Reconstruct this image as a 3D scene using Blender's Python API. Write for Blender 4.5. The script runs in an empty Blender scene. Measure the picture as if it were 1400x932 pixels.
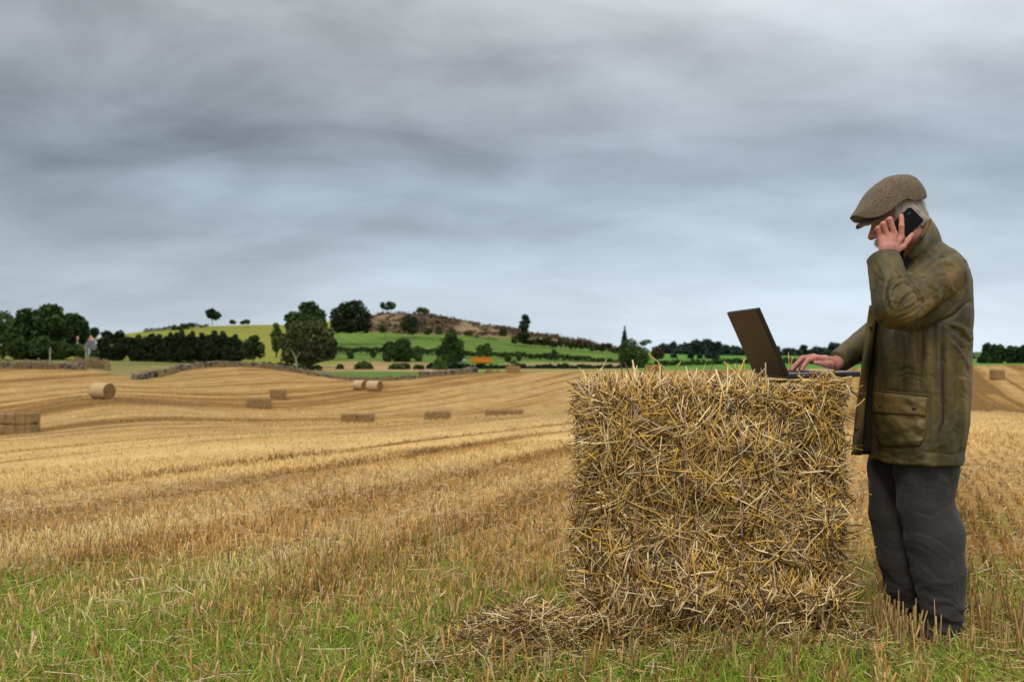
import bpy, math, random
import numpy as np
from mathutils import Vector, Matrix

rng = np.random.default_rng(7)
random.seed(7)
SC = bpy.context.scene
COL = SC.collection
R = math.radians

# ---------------------------------------------------------------- camera
F, CX, CY, CH = 1361.0, 700.0, 480.0, 1.10      # focal length in photo pixels, horizon row, camera height
cd = bpy.data.cameras.new('camera')
cam = bpy.data.objects.new('camera', cd); COL.objects.link(cam)
cam.location = (0, 0, CH); cam.rotation_euler = (R(90), 0, 0)
cd.sensor_width = 36.0; cd.lens = 36.0 * F / 1400.0
cd.shift_y = 0.010
cd.clip_start = 0.05; cd.clip_end = 20000
cd.dof.use_dof = True; cd.dof.focus_distance = 3.95; cd.dof.aperture_fstop = 4.0
SC.camera = cam

# ---------------------------------------------------------------- sky + sun
SUN_EL, SUN_AZ = R(52), R(205)      # azimuth clockwise from +Y : light comes from behind and right of the camera
w = bpy.data.worlds.new('World'); SC.world = w; w.use_nodes = True
nt = w.node_tree; nt.nodes.clear(); N = nt.nodes.new; L = nt.links.new
out = N('ShaderNodeOutputWorld'); bg = N('ShaderNodeBackground'); L(bg.outputs[0], out.inputs[0])
sky = N('ShaderNodeTexSky'); sky.sky_type = 'NISHITA'; sky.sun_disc = False
sky.sun_elevation = SUN_EL; sky.sun_rotation = SUN_AZ
tc = N('ShaderNodeTexCoord'); sep = N('ShaderNodeSeparateXYZ'); L(tc.outputs['Generated'], sep.inputs[0])
def mth(op, a, b=None, c=None):
    n = N('ShaderNodeMath'); n.operation = op
    for i, v in enumerate((a, b, c)):
        if v is None: continue
        if isinstance(v, (int, float)): n.inputs[i].default_value = v
        else: L(v, n.inputs[i])
    return n.outputs[0]
zc = mth('MAXIMUM', sep.outputs['Z'], 0.0)
zd = mth('ADD', zc, 0.27)
px_ = mth('DIVIDE', sep.outputs['X'], zd); py_ = mth('DIVIDE', sep.outputs['Y'], zd)
cmb = N('ShaderNodeCombineXYZ'); L(px_, cmb.inputs[0]); L(py_, cmb.inputs[1])
def noise(vec, scale, detail, rough, dist, sx=1, sy=1, off=(0, 0, 0), rot=0):
    mp = N('ShaderNodeMapping'); mp.inputs['Scale'].default_value = (sx, sy, 1); mp.inputs['Location'].default_value = off
    mp.inputs['Rotation'].default_value = (0, 0, rot)
    L(vec, mp.inputs[0]); n = N('ShaderNodeTexNoise')
    n.inputs['Scale'].default_value = scale; n.inputs['Detail'].default_value = detail
    n.inputs['Roughness'].default_value = rough; n.inputs['Distortion'].default_value = dist
    L(mp.outputs[0], n.inputs['Vector']); return n.outputs['Fac']
n1 = noise(cmb.outputs[0], 1.1, 5, 0.48, 0.3, 0.9, 1.0, (0.4, 11.3, 0), R(8))      # big billows
n2 = noise(cmb.outputs[0], 2.7, 7, 0.54, 0.3, 0.8, 1.25, (6.2, 7.7, 0), R(-6))        # streaks
n3 = noise(tc.outputs['Generated'], 3.0, 4, 0.55, 0.3, 1.0, 1.0, (1.2, 4.0, 0.6))
# elevation profile of the cloud deck (physically darker band in the middle, paler at the horizon)
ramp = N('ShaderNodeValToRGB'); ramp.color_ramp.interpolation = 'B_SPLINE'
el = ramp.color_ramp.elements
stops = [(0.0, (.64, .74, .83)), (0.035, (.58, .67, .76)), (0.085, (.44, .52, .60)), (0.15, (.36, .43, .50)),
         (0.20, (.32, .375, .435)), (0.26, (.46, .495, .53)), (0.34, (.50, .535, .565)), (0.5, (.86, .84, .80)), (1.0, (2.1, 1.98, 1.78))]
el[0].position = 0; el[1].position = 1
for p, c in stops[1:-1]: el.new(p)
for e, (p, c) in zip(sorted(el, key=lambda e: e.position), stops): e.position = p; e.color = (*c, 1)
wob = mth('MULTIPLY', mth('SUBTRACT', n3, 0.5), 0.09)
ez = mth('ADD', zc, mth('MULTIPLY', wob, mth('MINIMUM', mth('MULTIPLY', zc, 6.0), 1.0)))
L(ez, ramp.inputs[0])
# brightness modulation by clouds
m1 = mth('MULTIPLY', mth('SUBTRACT', n1, 0.5), 1.5)
m2 = mth('MULTIPLY', mth('SUBTRACT', n2, 0.5), 1.15)
right = mth('MULTIPLY', mth('SUBTRACT', sep.outputs['X'], 0.0), 0.42)   # thinner cloud towards the right
att = mth('MULTIPLY_ADD', mth('MINIMUM', mth('MULTIPLY', zc, 5.0), 1.0), 0.80, 0.20)   # flatter towards the horizon
mod = mth('ADD', mth('ADD', mth('MULTIPLY', mth('ADD', m1, m2), att), 1.0), right)
mod = mth('MAXIMUM', mod, 0.45)
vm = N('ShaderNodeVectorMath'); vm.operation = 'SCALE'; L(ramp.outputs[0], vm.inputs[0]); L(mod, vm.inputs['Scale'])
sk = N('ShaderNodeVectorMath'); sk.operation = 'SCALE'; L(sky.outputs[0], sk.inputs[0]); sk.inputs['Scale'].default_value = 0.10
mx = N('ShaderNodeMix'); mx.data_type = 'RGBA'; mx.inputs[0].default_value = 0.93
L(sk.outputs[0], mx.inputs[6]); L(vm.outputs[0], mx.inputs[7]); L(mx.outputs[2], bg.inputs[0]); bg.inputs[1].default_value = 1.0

sd = bpy.data.lights.new('sun', 'SUN'); sd.energy = 1.5; sd.angle = R(11); sd.color = (1.0, 0.93, 0.82)
sun = bpy.data.objects.new('sun', sd); COL.objects.link(sun)
sdir = Vector((math.sin(SUN_AZ) * math.cos(SUN_EL), math.cos(SUN_AZ) * math.cos(SUN_EL), math.sin(SUN_EL)))
sun.rotation_euler = sdir.to_track_quat('Z', 'Y').to_euler(); sun.location = (0, 0, 50)

SC.view_settings.view_transform = 'Standard'; SC.view_settings.look = 'None'
SC.view_settings.exposure = 0.10; SC.view_settings.gamma = 1.0; SC.view_settings.use_curve_mapping = False
SC.cycles.use_denoising = True
SC.cycles.max_bounces = 6; SC.cycles.diffuse_bounces = 3

# ---------------------------------------------------------------- helpers
def tag(o, label=None, cat=None, group=None, kind=None):
    if label: o['label'] = label
    if cat: o['category'] = cat
    if group: o['group'] = group
    if kind: o['kind'] = kind
    return o
def empty(name, loc=(0, 0, 0), rz=0.0):
    o = bpy.data.objects.new(name, None); COL.objects.link(o)
    o.location = loc; o.rotation_euler = (0, 0, rz); o.empty_display_size = 0.1
    return o
def link(name, me, mat, parent=None, smooth=False, keep=False):
    """link a mesh; vertices are in world space, so undo an unrotated parent's location unless keep"""
    o = bpy.data.objects.new(name, me); COL.objects.link(o)
    if mat is not None and not me.materials: me.materials.append(mat)
    if smooth: me.polygons.foreach_set('use_smooth', np.ones(len(me.polygons), dtype=bool))
    if parent is not None:
        o.parent = parent
        if not keep:
            o.location = -Vector(world_loc(parent))
    return o
def world_loc(o):
    v = Vector(o.location)
    while o.parent is not None:
        o = o.parent; v = v + Vector(o.location)
    return v
def npmesh(name, V, faces, fsize, col=None):
    """V (n,3); faces flat int array of loops with constant size fsize; col (n,3) linear"""
    V = np.ascontiguousarray(V, dtype=np.float32); faces = np.ascontiguousarray(faces, dtype=np.int32).ravel()
    me = bpy.data.meshes.new(name); nf = len(faces) // fsize
    me.vertices.add(len(V)); me.vertices.foreach_set('co', V.ravel())
    me.loops.add(len(faces)); me.loops.foreach_set('vertex_index', faces)
    me.polygons.add(nf); me.polygons.foreach_set('loop_start', np.arange(0, nf * fsize, fsize, dtype=np.int32))
    try: me.polygons.foreach_set('loop_total', np.full(nf, fsize, dtype=np.int32))
    except Exception: pass
    me.update(calc_edges=True)
    if col is not None:
        a = me.color_attributes.new('col', 'FLOAT_COLOR', 'POINT')
        c = np.ones((len(V), 4), dtype=np.float32); c[:, :3] = col; a.data.foreach_set('color', c.ravel())
    return me
def pymesh(name, verts, faces):
    me = bpy.data.meshes.new(name); me.from_pydata([tuple(map(float, v)) for v in verts], [], [tuple(map(int, f)) for f in faces]); me.update()
    return me
def mat(name, base=(.5, .5, .5), rough=.8, spec=.3, attr=False, nscale=None, namt=.3, bump=None, metal=0, sheen=0, coat=0, sub=0, nscale2=None):
    m = bpy.data.materials.new(name); m.use_nodes = True; t = m.node_tree; b = t.nodes['Principled BSDF']
    b.inputs['Base Color'].default_value = (*base, 1); b.inputs['Roughness'].default_value = rough
    b.inputs['Specular IOR Level'].default_value = spec; b.inputs['Metallic'].default_value = metal
    b.inputs['Sheen Weight'].default_value = sheen; b.inputs['Coat Weight'].default_value = coat
    if sub:
        b.inputs['Subsurface Weight'].default_value = sub; b.inputs['Subsurface Radius'].default_value = (.02, .008, .004); b.inputs['Subsurface Scale'].default_value = 1.0
    src = None
    if attr:
        a = t.nodes.new('ShaderNodeAttribute'); a.attribute_name = 'col'; src = a.outputs['Color']
    tcn = t.nodes.new('ShaderNodeTexCoord')
    if nscale:
        n = t.nodes.new('ShaderNodeTexNoise'); n.inputs['Scale'].default_value = nscale; n.inputs['Detail'].default_value = 6; n.inputs['Roughness'].default_value = .6
        t.links.new(tcn.outputs['Object'], n.inputs['Vector'])
        fac = n.outputs['Fac']
        if nscale2:
            n2_ = t.nodes.new('ShaderNodeTexNoise'); n2_.inputs['Scale'].default_value = nscale2; n2_.inputs['Detail'].default_value = 4
            t.links.new(tcn.outputs['Object'], n2_.inputs['Vector'])
            av = t.nodes.new('ShaderNodeMath'); av.operation = 'MULTIPLY_ADD'; av.inputs[1].default_value = .5
            t.links.new(n2_.outputs['Fac'], av.inputs[0]); hv = t.nodes.new('ShaderNodeMath'); hv.operation = 'MULTIPLY'; hv.inputs[1].default_value = .5
            t.links.new(fac, hv.inputs[0]); t.links.new(hv.outputs[0], av.inputs[2]); fac = av.outputs[0]
        mr = t.nodes.new('ShaderNodeMapRange'); mr.inputs['From Min'].default_value = .3; mr.inputs['From Max'].default_value = .7
        mr.inputs['To Min'].default_value = 1 - namt; mr.inputs['To Max'].default_value = 1 + namt
        t.links.new(fac, mr.inputs['Value'])
        sc_ = t.nodes.new('ShaderNodeVectorMath'); sc_.operation = 'SCALE'; sc_.inputs[0].default_value = base
        if src is not None: t.links.new(src, sc_.inputs[0])
        t.links.new(mr.outputs[0], sc_.inputs['Scale']); src = sc_.outputs[0]
    if src is not None: t.links.new(src, b.inputs['Base Color'])
    if bump:
        bs, bd, bst = bump
        n = t.nodes.new('ShaderNodeTexNoise'); n.inputs['Scale'].default_value = bs; n.inputs['Detail'].default_value = 5
        t.links.new(tcn.outputs['Object'], n.inputs['Vector'])
        bp = t.nodes.new('ShaderNodeBump'); bp.inputs['Distance'].default_value = bd; bp.inputs['Strength'].default_value = bst
        t.links.new(n.outputs['Fac'], bp.inputs['Height']); t.links.new(bp.outputs[0], b.inputs['Normal'])
    return m
def P(u, v, Y):
    """point seen at photo pixel (u, v) at distance Y in front of the camera"""
    return np.array(((u - CX) / F * Y, Y, CH - (v - CY) / F * Y))
def vnoise(x, y, z=0.0, seed=0):
    """smooth value noise in [-1,1] for numpy arrays"""
    x = np.asarray(x, dtype=np.float64); y = np.asarray(y, dtype=np.float64); z = np.asarray(z, dtype=np.float64)
    x, y, z = np.broadcast_arrays(x, y, z)
    xi = np.floor(x).astype(np.int64); yi = np.floor(y).astype(np.int64); zi = np.floor(z).astype(np.int64)
    fx = x - xi; fy = y - yi; fz = z - zi
    fx = fx * fx * (3 - 2 * fx); fy = fy * fy * (3 - 2 * fy); fz = fz * fz * (3 - 2 * fz)
    def h(a, b, c):
        n = (a * 374761393 + b * 668265263 + c * 2147483647 + seed * 1274126177) & 0xffffffff
        n = ((n ^ (n >> 13)) * 1274126177) & 0xffffffff
        n = n ^ (n >> 16)
        return (n & 0xffff) / 32767.5 - 1.0
    r = 0
    for dx in (0, 1):
        for dy in (0, 1):
            for dz in (0, 1):
                r = r + h(xi + dx, yi + dy, zi + dz) * (fx if dx else 1 - fx) * (fy if dy else 1 - fy) * (fz if dz else 1 - fz)
    return r
def fbm(x, y, z=0.0, oct=4, seed=0, gain=.5):
    r = 0; a = 1; s = 0
    for i in range(oct):
        r = r + a * vnoise(np.asarray(x) * 2 ** i, np.asarray(y) * 2 ** i, np.asarray(z) * 2 ** i, seed + i * 17); s += a; a *= gain
    return r / s
def tubes(C, Rad, sides=3, flat=1.0, caps=True, phase=None):
    """many tubes at once. C (N,K,3) centre lines, Rad (N,K). returns V, F(quads)"""
    Nn, K, _ = C.shape
    T = C[:, -1] - C[:, 0]; T /= np.linalg.norm(T, axis=1, keepdims=True) + 1e-9
    ref = np.where(np.abs(T[:, 2:3]) > .9, np.array([[1., 0, 0]]), np.array([[0, 0, 1.]]))
    A = np.cross(T, ref); A /= np.linalg.norm(A, axis=1, keepdims=True) + 1e-9
    B = np.cross(T, A)
    if phase is None: phase = rng.uniform(0, 2 * np.pi, Nn)
    a2 = A * np.cos(phase)[:, None] + B * np.sin(phase)[:, None]; b2 = -A * np.sin(phase)[:, None] + B * np.cos(phase)[:, None]
    V = np.empty((Nn, K, sides, 3), dtype=np.float32)
    for s in range(sides):
        an = 2 * np.pi * s / sides
        off = a2 * math.cos(an) + b2 * math.sin(an) * flat
        V[:, :, s] = C + Rad[:, :, None] * off[:, None, :]
    V = V.reshape(-1, 3)
    base = (np.arange(Nn) * K * sides)[:, None, None]
    k = np.arange(K - 1)[None, :, None]; s = np.arange(sides)[None, None, :]; s1 = (s + 1) % sides
    q = np.stack([base + k * sides + s, base + k * sides + s1, base + (k + 1) * sides + s1, base + (k + 1) * sides + s], axis=-1)
    Fq = q.reshape(-1, 4)
    if caps and sides == 4:
        top = (np.arange(Nn) * K * sides + (K - 1) * sides)[:, None] + np.arange(4)[None]
        Fq = np.concatenate([Fq, top, ((np.arange(Nn) * K * sides)[:, None] + np.arange(3, -1, -1)[None])])
    return V, Fq
def tube_path(pts, rads, sides=10, closed=True):
    """single tube along points"""
    pts = [Vector(p) for p in pts]; V = []; Fc = []; a = None
    for i, p in enumerate(pts):
        t = (pts[min(i + 1, len(pts) - 1)] - pts[max(i - 1, 0)]).normalized()
        if a is None: a = t.orthogonal().normalized()
        a = (a - t * a.dot(t)).normalized(); b = t.cross(a)
        for s in range(sides):
            an = 2 * math.pi * s / sides; V.append(p + (a * math.cos(an) + b * math.sin(an)) * rads[i])
    for i in range(len(pts) - 1):
        for s in range(sides):
            s1 = (s + 1) % sides; Fc.append((i * sides + s, i * sides + s1, (i + 1) * sides + s1, (i + 1) * sides + s))
    if closed: Fc.append(tuple(range(sides - 1, -1, -1))); Fc.append(tuple(range((len(pts) - 1) * sides, len(pts) * sides)))
    return V, Fc
def boxes(lst):
    """list of (cx,cy,cz,sx,sy,sz[,rotz]) -> V,F"""
    V = []; Fc = []
    for b in lst:
        cx, cy, cz, sx, sy, sz = b[:6]; r = b[6] if len(b) > 6 else 0; c, s = math.cos(r), math.sin(r); n = len(V)
        for dz in (-.5, .5):
            for dx, dy in ((-.5, -.5), (.5, -.5), (.5, .5), (-.5, .5)):
                x, y = dx * sx, dy * sy; V.append((cx + x * c - y * s, cy + x * s + y * c, cz + dz * sz))
        Fc += [(n + 3, n + 2, n + 1, n), (n + 4, n + 5, n + 6, n + 7)] + [(n + i, n + (i + 1) % 4, n + 4 + (i + 1) % 4, n + 4 + i) for i in range(4)]
    return V, Fc
def rbox(sx, sy, sz, r, seg=3, M=None):
    """rounded box mesh centred at origin, bevel r"""
    import bmesh
    bm = bmesh.new(); bmesh.ops.create_cube(bm, size=1)
    bmesh.ops.scale(bm, vec=(sx, sy, sz), verts=bm.verts)
    bmesh.ops.bevel(bm, geom=bm.edges[:], offset=r, segments=seg, affect='EDGES', profile=.5)
    if M is not None: bm.transform(M)
    me = bpy.data.meshes.new('m'); bm.to_mesh(me); bm.free(); return me
# ---------------------------------------------------------------- the lie of the land
UC = np.array([-600, 0, 140, 200, 270, 350, 430, 500, 570, 640, 700, 800, 900, 1000, 1200, 1400, 1900], float)
DC = np.array([8, 12, 20, 30, 45, 60, 75, 90, 105, 120, 140, 160, 200, 260, 340, 450, 550, 700, 1200, 6000], float)
VT = {
 -600: [735, 690, 648, 620, 600, 585, 560, 545, 535, 525, 512, 500, 496, 493, 490, 486, 486, 487, 484, 482],
 0:   [712, 668, 631, 610, 594, 577, 553, 538, 528, 520, 508, 499, 494, 491, 486, 480, 476, 478, 481, 481],
 140: [706, 658, 621, 603, 586, 564, 541, 532, 525, 518, 508, 501, 496, 492, 482, 468, 460, 466, 476, 480],
 200: [703, 654, 618, 600, 584, 566, 549, 537, 530, 523, 513, 504, 497, 493, 483, 464, 450, 460, 474, 480],
 270: [698, 650, 614, 597, 585, 572, 558, 546, 535, 522, 507, 500, 500, 496, 484, 461, 444, 456, 474, 480],
 350: [693, 645, 610, 596, 587, 577, 568, 557, 541, 527, 509, 500, 503, 497, 484, 460, 442, 452, 474, 480],
 430: [689, 642, 608, 594, 587, 579, 571, 560, 547, 534, 519, 512, 509, 500, 481, 459, 442, 450, 474, 480],
 500: [685, 638, 605, 593, 585, 578, 575, 565, 543, 531, 524, 518, 509, 499, 483, 460, 428, 440, 470, 480],
 570: [681, 634, 602, 590, 581, 575, 576, 564, 548, 534, 523, 515, 509, 500, 484, 460, 423, 438, 470, 480],
 640: [678, 630, 599, 585, 574, 570, 576, 570, 550, 530, 517, 511, 509, 502, 489, 464, 439, 450, 472, 480],
 700: [675, 627, 596, 582, 570, 567, 577, 573, 556, 540, 520, 508, 507, 501, 490, 468, 448, 456, 474, 480],
 800: [671, 622, 592, 578, 564, 562, 572, 570, 556, 540, 520, 507, 507, 502, 493, 478, 465, 470, 477, 480],
 900: [668, 618, 589, 576, 562, 560, 569, 568, 555, 540, 520, 507, 505, 501, 495, 488, 484, 484, 483, 481],
 1000: [665, 614, 586, 574, 561, 560, 568, 566, 554, 540, 520, 506, 504, 500, 495, 490, 487, 485, 483, 481],
 1200: [662, 611, 583, 571, 560, 561, 568, 563, 549, 535, 514, 502, 503, 500, 496, 491, 488, 486, 483, 481],
 1400: [660, 609, 583, 573, 563, 563, 567, 560, 545, 530, 511, 497, 502, 500, 496, 491, 488, 486, 483, 481],
 1900: [656, 606, 583, 573, 563, 563, 567, 560, 545, 530, 511, 497, 502, 500, 496, 491, 488, 486, 483, 481],
}
VG = np.array([VT[int(u)] for u in UC], float)
_uf = np.linspace(-600, 1900, 501); _lf = np.linspace(math.log(8), math.log(6000), 400)
_t = np.empty((len(_uf), len(DC)))
for j in range(len(DC)): _t[:, j] = np.interp(_uf, UC, VG[:, j])
_g = np.empty((len(_uf), len(_lf)))
for i in range(len(_uf)): _g[i] = np.interp(_lf, np.log(DC), _t[i])
def _blur(a, ax, s):
    r = int(3 * s); k = np.exp(-.5 * (np.arange(-r, r + 1) / s) ** 2); k /= k.sum()
    ap = np.concatenate([np.repeat(np.take(a, [0], ax), r, ax), a, np.repeat(np.take(a, [-1], ax), r, ax)], ax)
    return np.apply_along_axis(lambda q: np.convolve(q, k, 'valid'), ax, ap)
_d = np.exp(_lf)[None, :]
_w = (_g - CY) * _d                     # = F * (CH - z), smooth this in both directions
_z = CH - _w / F
_z = CH + (_z - CH) / _d                # slope
_z = _blur(_blur(_z, 0, 5), 1, 2.2)
ZS = _z
def height(x, y):
    x = np.asarray(x, float); y = np.asarray(y, float)
    d = np.maximum(y, 0.5)
    u = CX + F * x / np.maximum(y, 6.0)
    dd = np.maximum(d, 8.0)
    a = np.clip((u + 600) / 2500 * 500, 0, 499.999); b = np.clip((np.log(dd) - _lf[0]) / (_lf[-1] - _lf[0]) * 399, 0, 398.999)
    i = a.astype(int); j = b.astype(int); fa = a - i; fb = b - j
    s = (ZS[i, j] * (1 - fa) * (1 - fb) + ZS[np.minimum(i + 1, 500), j] * fa * (1 - fb) + ZS[i, j + 1] * (1 - fa) * fb + ZS[np.minimum(i + 1, 500), j + 1] * fa * fb)
    z = CH + (s - CH) * dd
    k = np.clip((np.minimum(np.maximum(y, 0), 8.0) - 3.0) / 5.0, 0, 1)
    z = z * k ** 1.15
    z = z - .035 * np.clip((x - 1.30) / .15, 0, 1) * np.clip(1 - np.abs(y - 3.9) / 1.6, 0, 1) * (y > 0)
    z = z + 0.012 * fbm(x * 1.3, y * 1.3, 0, 3, 5) * np.clip(y / 4 + 1, 0, 1)
    return z
def G(u, d, dz=0.0):
    x = (u - CX) / F * d
    return np.array((x, d, float(height(x, d)) + dz))
# far edge of the stubble field (distance along each bearing)
EU = np.array([-900, 0, 110, 140, 187, 230, 270, 350, 400, 430, 500, 560, 600, 640, 700, 2400], float)
ED = np.array([150, 150, 148, 140, 124, 138, 156, 162, 160, 154, 146, 152, 158, 163, 168, 172], float)
def edge_d(u): return np.interp(u, EU, ED)
ROW = 0.37                              # combine direction: x grows by ROW per metre of y
def srow(x, y):
    """distance across the rows, with gentle wander"""
    return (x - ROW * y) / math.hypot(1, ROW) + .8 * vnoise(x * .016, y * .016, 0, 3) + .25 * vnoise(x * .09, y * .09, 0, 4)
def bands(s, x, y):
    b = .30 * vnoise(s / 11.0, y * .003, .5, 10) + .60 * vnoise(s / 4.2, y * .004, .5, 11) + .42 * vnoise(s / 1.6, y * .01, .5, 12) + .34 * vnoise(s / .6, y * .02, .5, 13) + .2 * fbm(x * .3, y * .12, 0, 3, 14)
    trk = (np.exp(-((np.mod(s + 1.2, 9.0) - 2.0) / .35) ** 2) + np.exp(-((np.mod(s + 1.2, 9.0) - 4.0) / .35) ** 2)) * np.where((x > 1) & (y < 20), .35, 1)
    seam = np.exp(-((np.mod(s + .35, 3.05) - .9) / .30) ** 2) * np.clip(.55 + .8 * vnoise(s / 3.05, y * .05, 2, 15), 0, 1.2)      # join of two combine passes, standing-stalk shadow painted in as darker colour
    seam = seam + 1.1 * np.exp(-((s + 6.35 + .25 * vnoise(y * .2, 0, 0, 16)) / .55) ** 2) + .7 * np.exp(-((s + 4.1) / .3) ** 2)
    rt = np.clip((x - .9) / .5, 0, 1) * np.clip((26 - y) / 8, 0, 1)          # the swath right of the bale was cut clean
    b = b * (1 - .5 * rt) - .62 * seam * (1 - .8 * rt) + .08 + .14 * rt
    return b, trk
def green_amt(x, y):
    """how much fresh grass grows under the stubble"""
    d = np.maximum(y, .1)
    g = .62 + 1.0 * fbm(x * .55 + 3, y * .55, 0, 4, 21)
    near = np.clip((6.9 - y + 1.6 * vnoise(x * .5, y * .5, 0, 22)) / 1.9, 0, 1)
    streak = np.clip((vnoise(srow(x, y) / 2.3, y * .03, 0, 23) - .45) * 2.2, 0, 1) * np.clip(fbm(x * .12, y * .12, 0, 3, 24) * 2 + .2, 0, 1)
    far = np.where(y > 9, streak * .5, streak * .35)
    front = np.clip((4.7 - y) / .9, 0, 1) * np.clip((x + .3) / .8, 0, 1) * np.clip(.62 + .9 * vnoise(x * 2.2, y * 2.2, 0, 27), 0, 1)       # lusher strip in front of the bale and the man
    return np.clip(g * near + far + .75 * front, 0, 1)
GOLD = np.array((.49, .275, .070)); PALE = np.array((.64, .42, .165)); DARKB = np.array((.18, .085, .022)); SOIL = np.array((.20, .125, .06))
GRN = np.array((.17, .26, .035)); GRN2 = np.array((.09, .19, .025))
def mixc(a, b, t): t = np.clip(t, 0, 1)[..., None]; return a * (1 - t) + b * t
def field_col(x, y):
    s = srow(x, y); b, trk = bands(s, x, y)
    c = mixc(np.broadcast_to(GOLD, x.shape + (3,)), PALE, .32 + 2.1 * b + .5 * fbm(x * .05, y * .05, 0, 3, 31))
    c = mixc(c, DARKB, np.clip(-2.9 * b + .75 * trk * (vnoise(x * .02, y * .02, 0, 33) * .6 + .4) - .12, 0, .9))
    c = c * (1 + .22 * fbm(x * 1.1, y * .45, 0, 3, 36))[..., None]
    c = mixc(c, np.array((.60, .43, .20)), np.clip(.3 * fbm(x * .2, y * .2, 0, 3, 35), 0, .3))
    return c
# ---- build the ground sheet
ys = np.concatenate([np.linspace(-30, 0, 24, endpoint=False), np.linspace(0, 2.5, 14, endpoint=False), np.exp(np.linspace(math.log(2.5), math.log(900), 760)), np.exp(np.linspace(math.log(980), math.log(9000), 24))])
ts = np.concatenate([np.linspace(-3.0, -.70, 24, endpoint=False), np.linspace(-.70, .70, 700), np.linspace(.72, 3.0, 24)])
Yg, Tg = np.meshgrid(ys, ts, indexing='ij')
Xg = Tg * (np.maximum(Yg, 0) + 5)
Xg = np.where(Yg < 0, Tg * 12, Xg + (Tg * 7) * np.clip(1 - Yg / 6, 0, 1))
Zg = height(Xg, Yg)
Ug = CX + F * Xg / np.maximum(Yg, .5); Vg = CY + F * (CH - Zg) / np.maximum(Yg, .5)
C = field_col(Xg, Yg) * (1 - .36 * np.clip((Yg - 14) / 30, 0, 1))[..., None]    # ground colour darker with distance
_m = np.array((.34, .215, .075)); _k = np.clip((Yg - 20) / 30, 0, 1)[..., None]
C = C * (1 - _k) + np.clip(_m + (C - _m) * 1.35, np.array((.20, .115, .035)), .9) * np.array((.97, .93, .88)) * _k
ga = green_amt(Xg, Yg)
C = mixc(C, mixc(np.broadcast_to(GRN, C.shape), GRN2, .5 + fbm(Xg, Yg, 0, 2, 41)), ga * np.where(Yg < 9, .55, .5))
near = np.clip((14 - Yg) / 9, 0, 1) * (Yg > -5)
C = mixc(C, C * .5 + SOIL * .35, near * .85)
# beyond the field edge
beyond = np.clip((Yg - edge_d(Ug)) / 1.5, 0, 1)
nz = fbm(Xg * .06, Yg * .06, 0, 4, 51)
nz2 = fbm(Xg * .4, Yg * .4, 0, 3, 52)
def region(color, cond, amt=.16):
    global B
    cc = np.array(color)[None, None, :] * (1 + amt * nz + .12 * nz2)[..., None]
    B = np.where(cond[..., None], cc, B)
B = np.ones_like(C) * np.array((.30, .22, .09))
region((.24, .19, .07), (Ug < 420), .35)
region((.12, .17, .035), (Ug < 420) & (Yg > 178) & (vnoise(Xg * .08, Yg * .08, 0, 9) > -.1), .3)
GB = (.100, .170, .026); GD = (.085, .16, .02)
region(GB, (Ug > 395) & (Yg < 207), .1)
region((.33, .23, .11), (Ug > 380) & (Yg >= 207) & (Yg < 262) & (Ug < 620), .3)
region((.22, .26, .05), (Ug >= 620) & (Yg >= 190), .3)
region((.22, .23, .038), (Ug < 462) & (Yg > 262), .12)
region((.40, .33, .10), (Ug < 462) & (Yg > 545), .12)
region(GB, (Ug >= 455) & (Yg > 285) & (Ug < 870), .22)
B = np.where(((Ug >= 455) & (Yg > 285) & (Ug < 870))[..., None], B * (1 + .10 * np.sin((Xg + .3 * Yg) * 1.1) + .14 * fbm(Xg * .02, Yg * .02, 0, 3, 66))[..., None], B)
region((.30, .24, .11), (Ug >= 690) & (Ug < 870) & (Yg > 210) & (Vg > 495.5) & (Yg < 330), .3)
brown_line = np.interp(Ug, [440, 506, 560, 633, 681, 730, 803, 846, 900], [452, 454, 457, 458, 461, 464, 473, 478, 484])
heath = mixc(np.broadcast_to(np.array((.25, .18, .095)), C.shape), np.array((.075, .045, .032)), .5 + 2.2 * fbm(Xg * .05, Yg * .018, 0, 5, 61))
heath = mixc(heath, np.array((.10, .13, .03)), np.clip(fbm(Xg * .05, Yg * .05, 0, 3, 62) * 2 - .4, 0, 1))
B = np.where(((Ug > 490) & (Vg < brown_line) & (Yg > 380) & (Ug < 900))[..., None], heath, B)
region((.10, .22, .03), (Ug >= 870) & (Yg > 200), .25)
region((.06, .10, .03), (Ug >= 870) & (Yg > 600), .25)
region((.22, .25, .06), (Yg > 700) & (Ug < 870), .2)
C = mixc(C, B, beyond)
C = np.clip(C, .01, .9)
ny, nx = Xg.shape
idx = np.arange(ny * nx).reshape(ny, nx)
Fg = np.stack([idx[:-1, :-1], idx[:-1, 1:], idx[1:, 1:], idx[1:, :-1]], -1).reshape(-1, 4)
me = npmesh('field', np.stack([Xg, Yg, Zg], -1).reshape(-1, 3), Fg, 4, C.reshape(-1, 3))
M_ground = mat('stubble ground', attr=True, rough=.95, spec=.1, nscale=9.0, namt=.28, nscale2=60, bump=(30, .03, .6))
tag(link('field', me, M_ground, smooth=True), 'ground of the rolling stubble field and the hills behind it', 'field', kind='structure')

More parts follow.
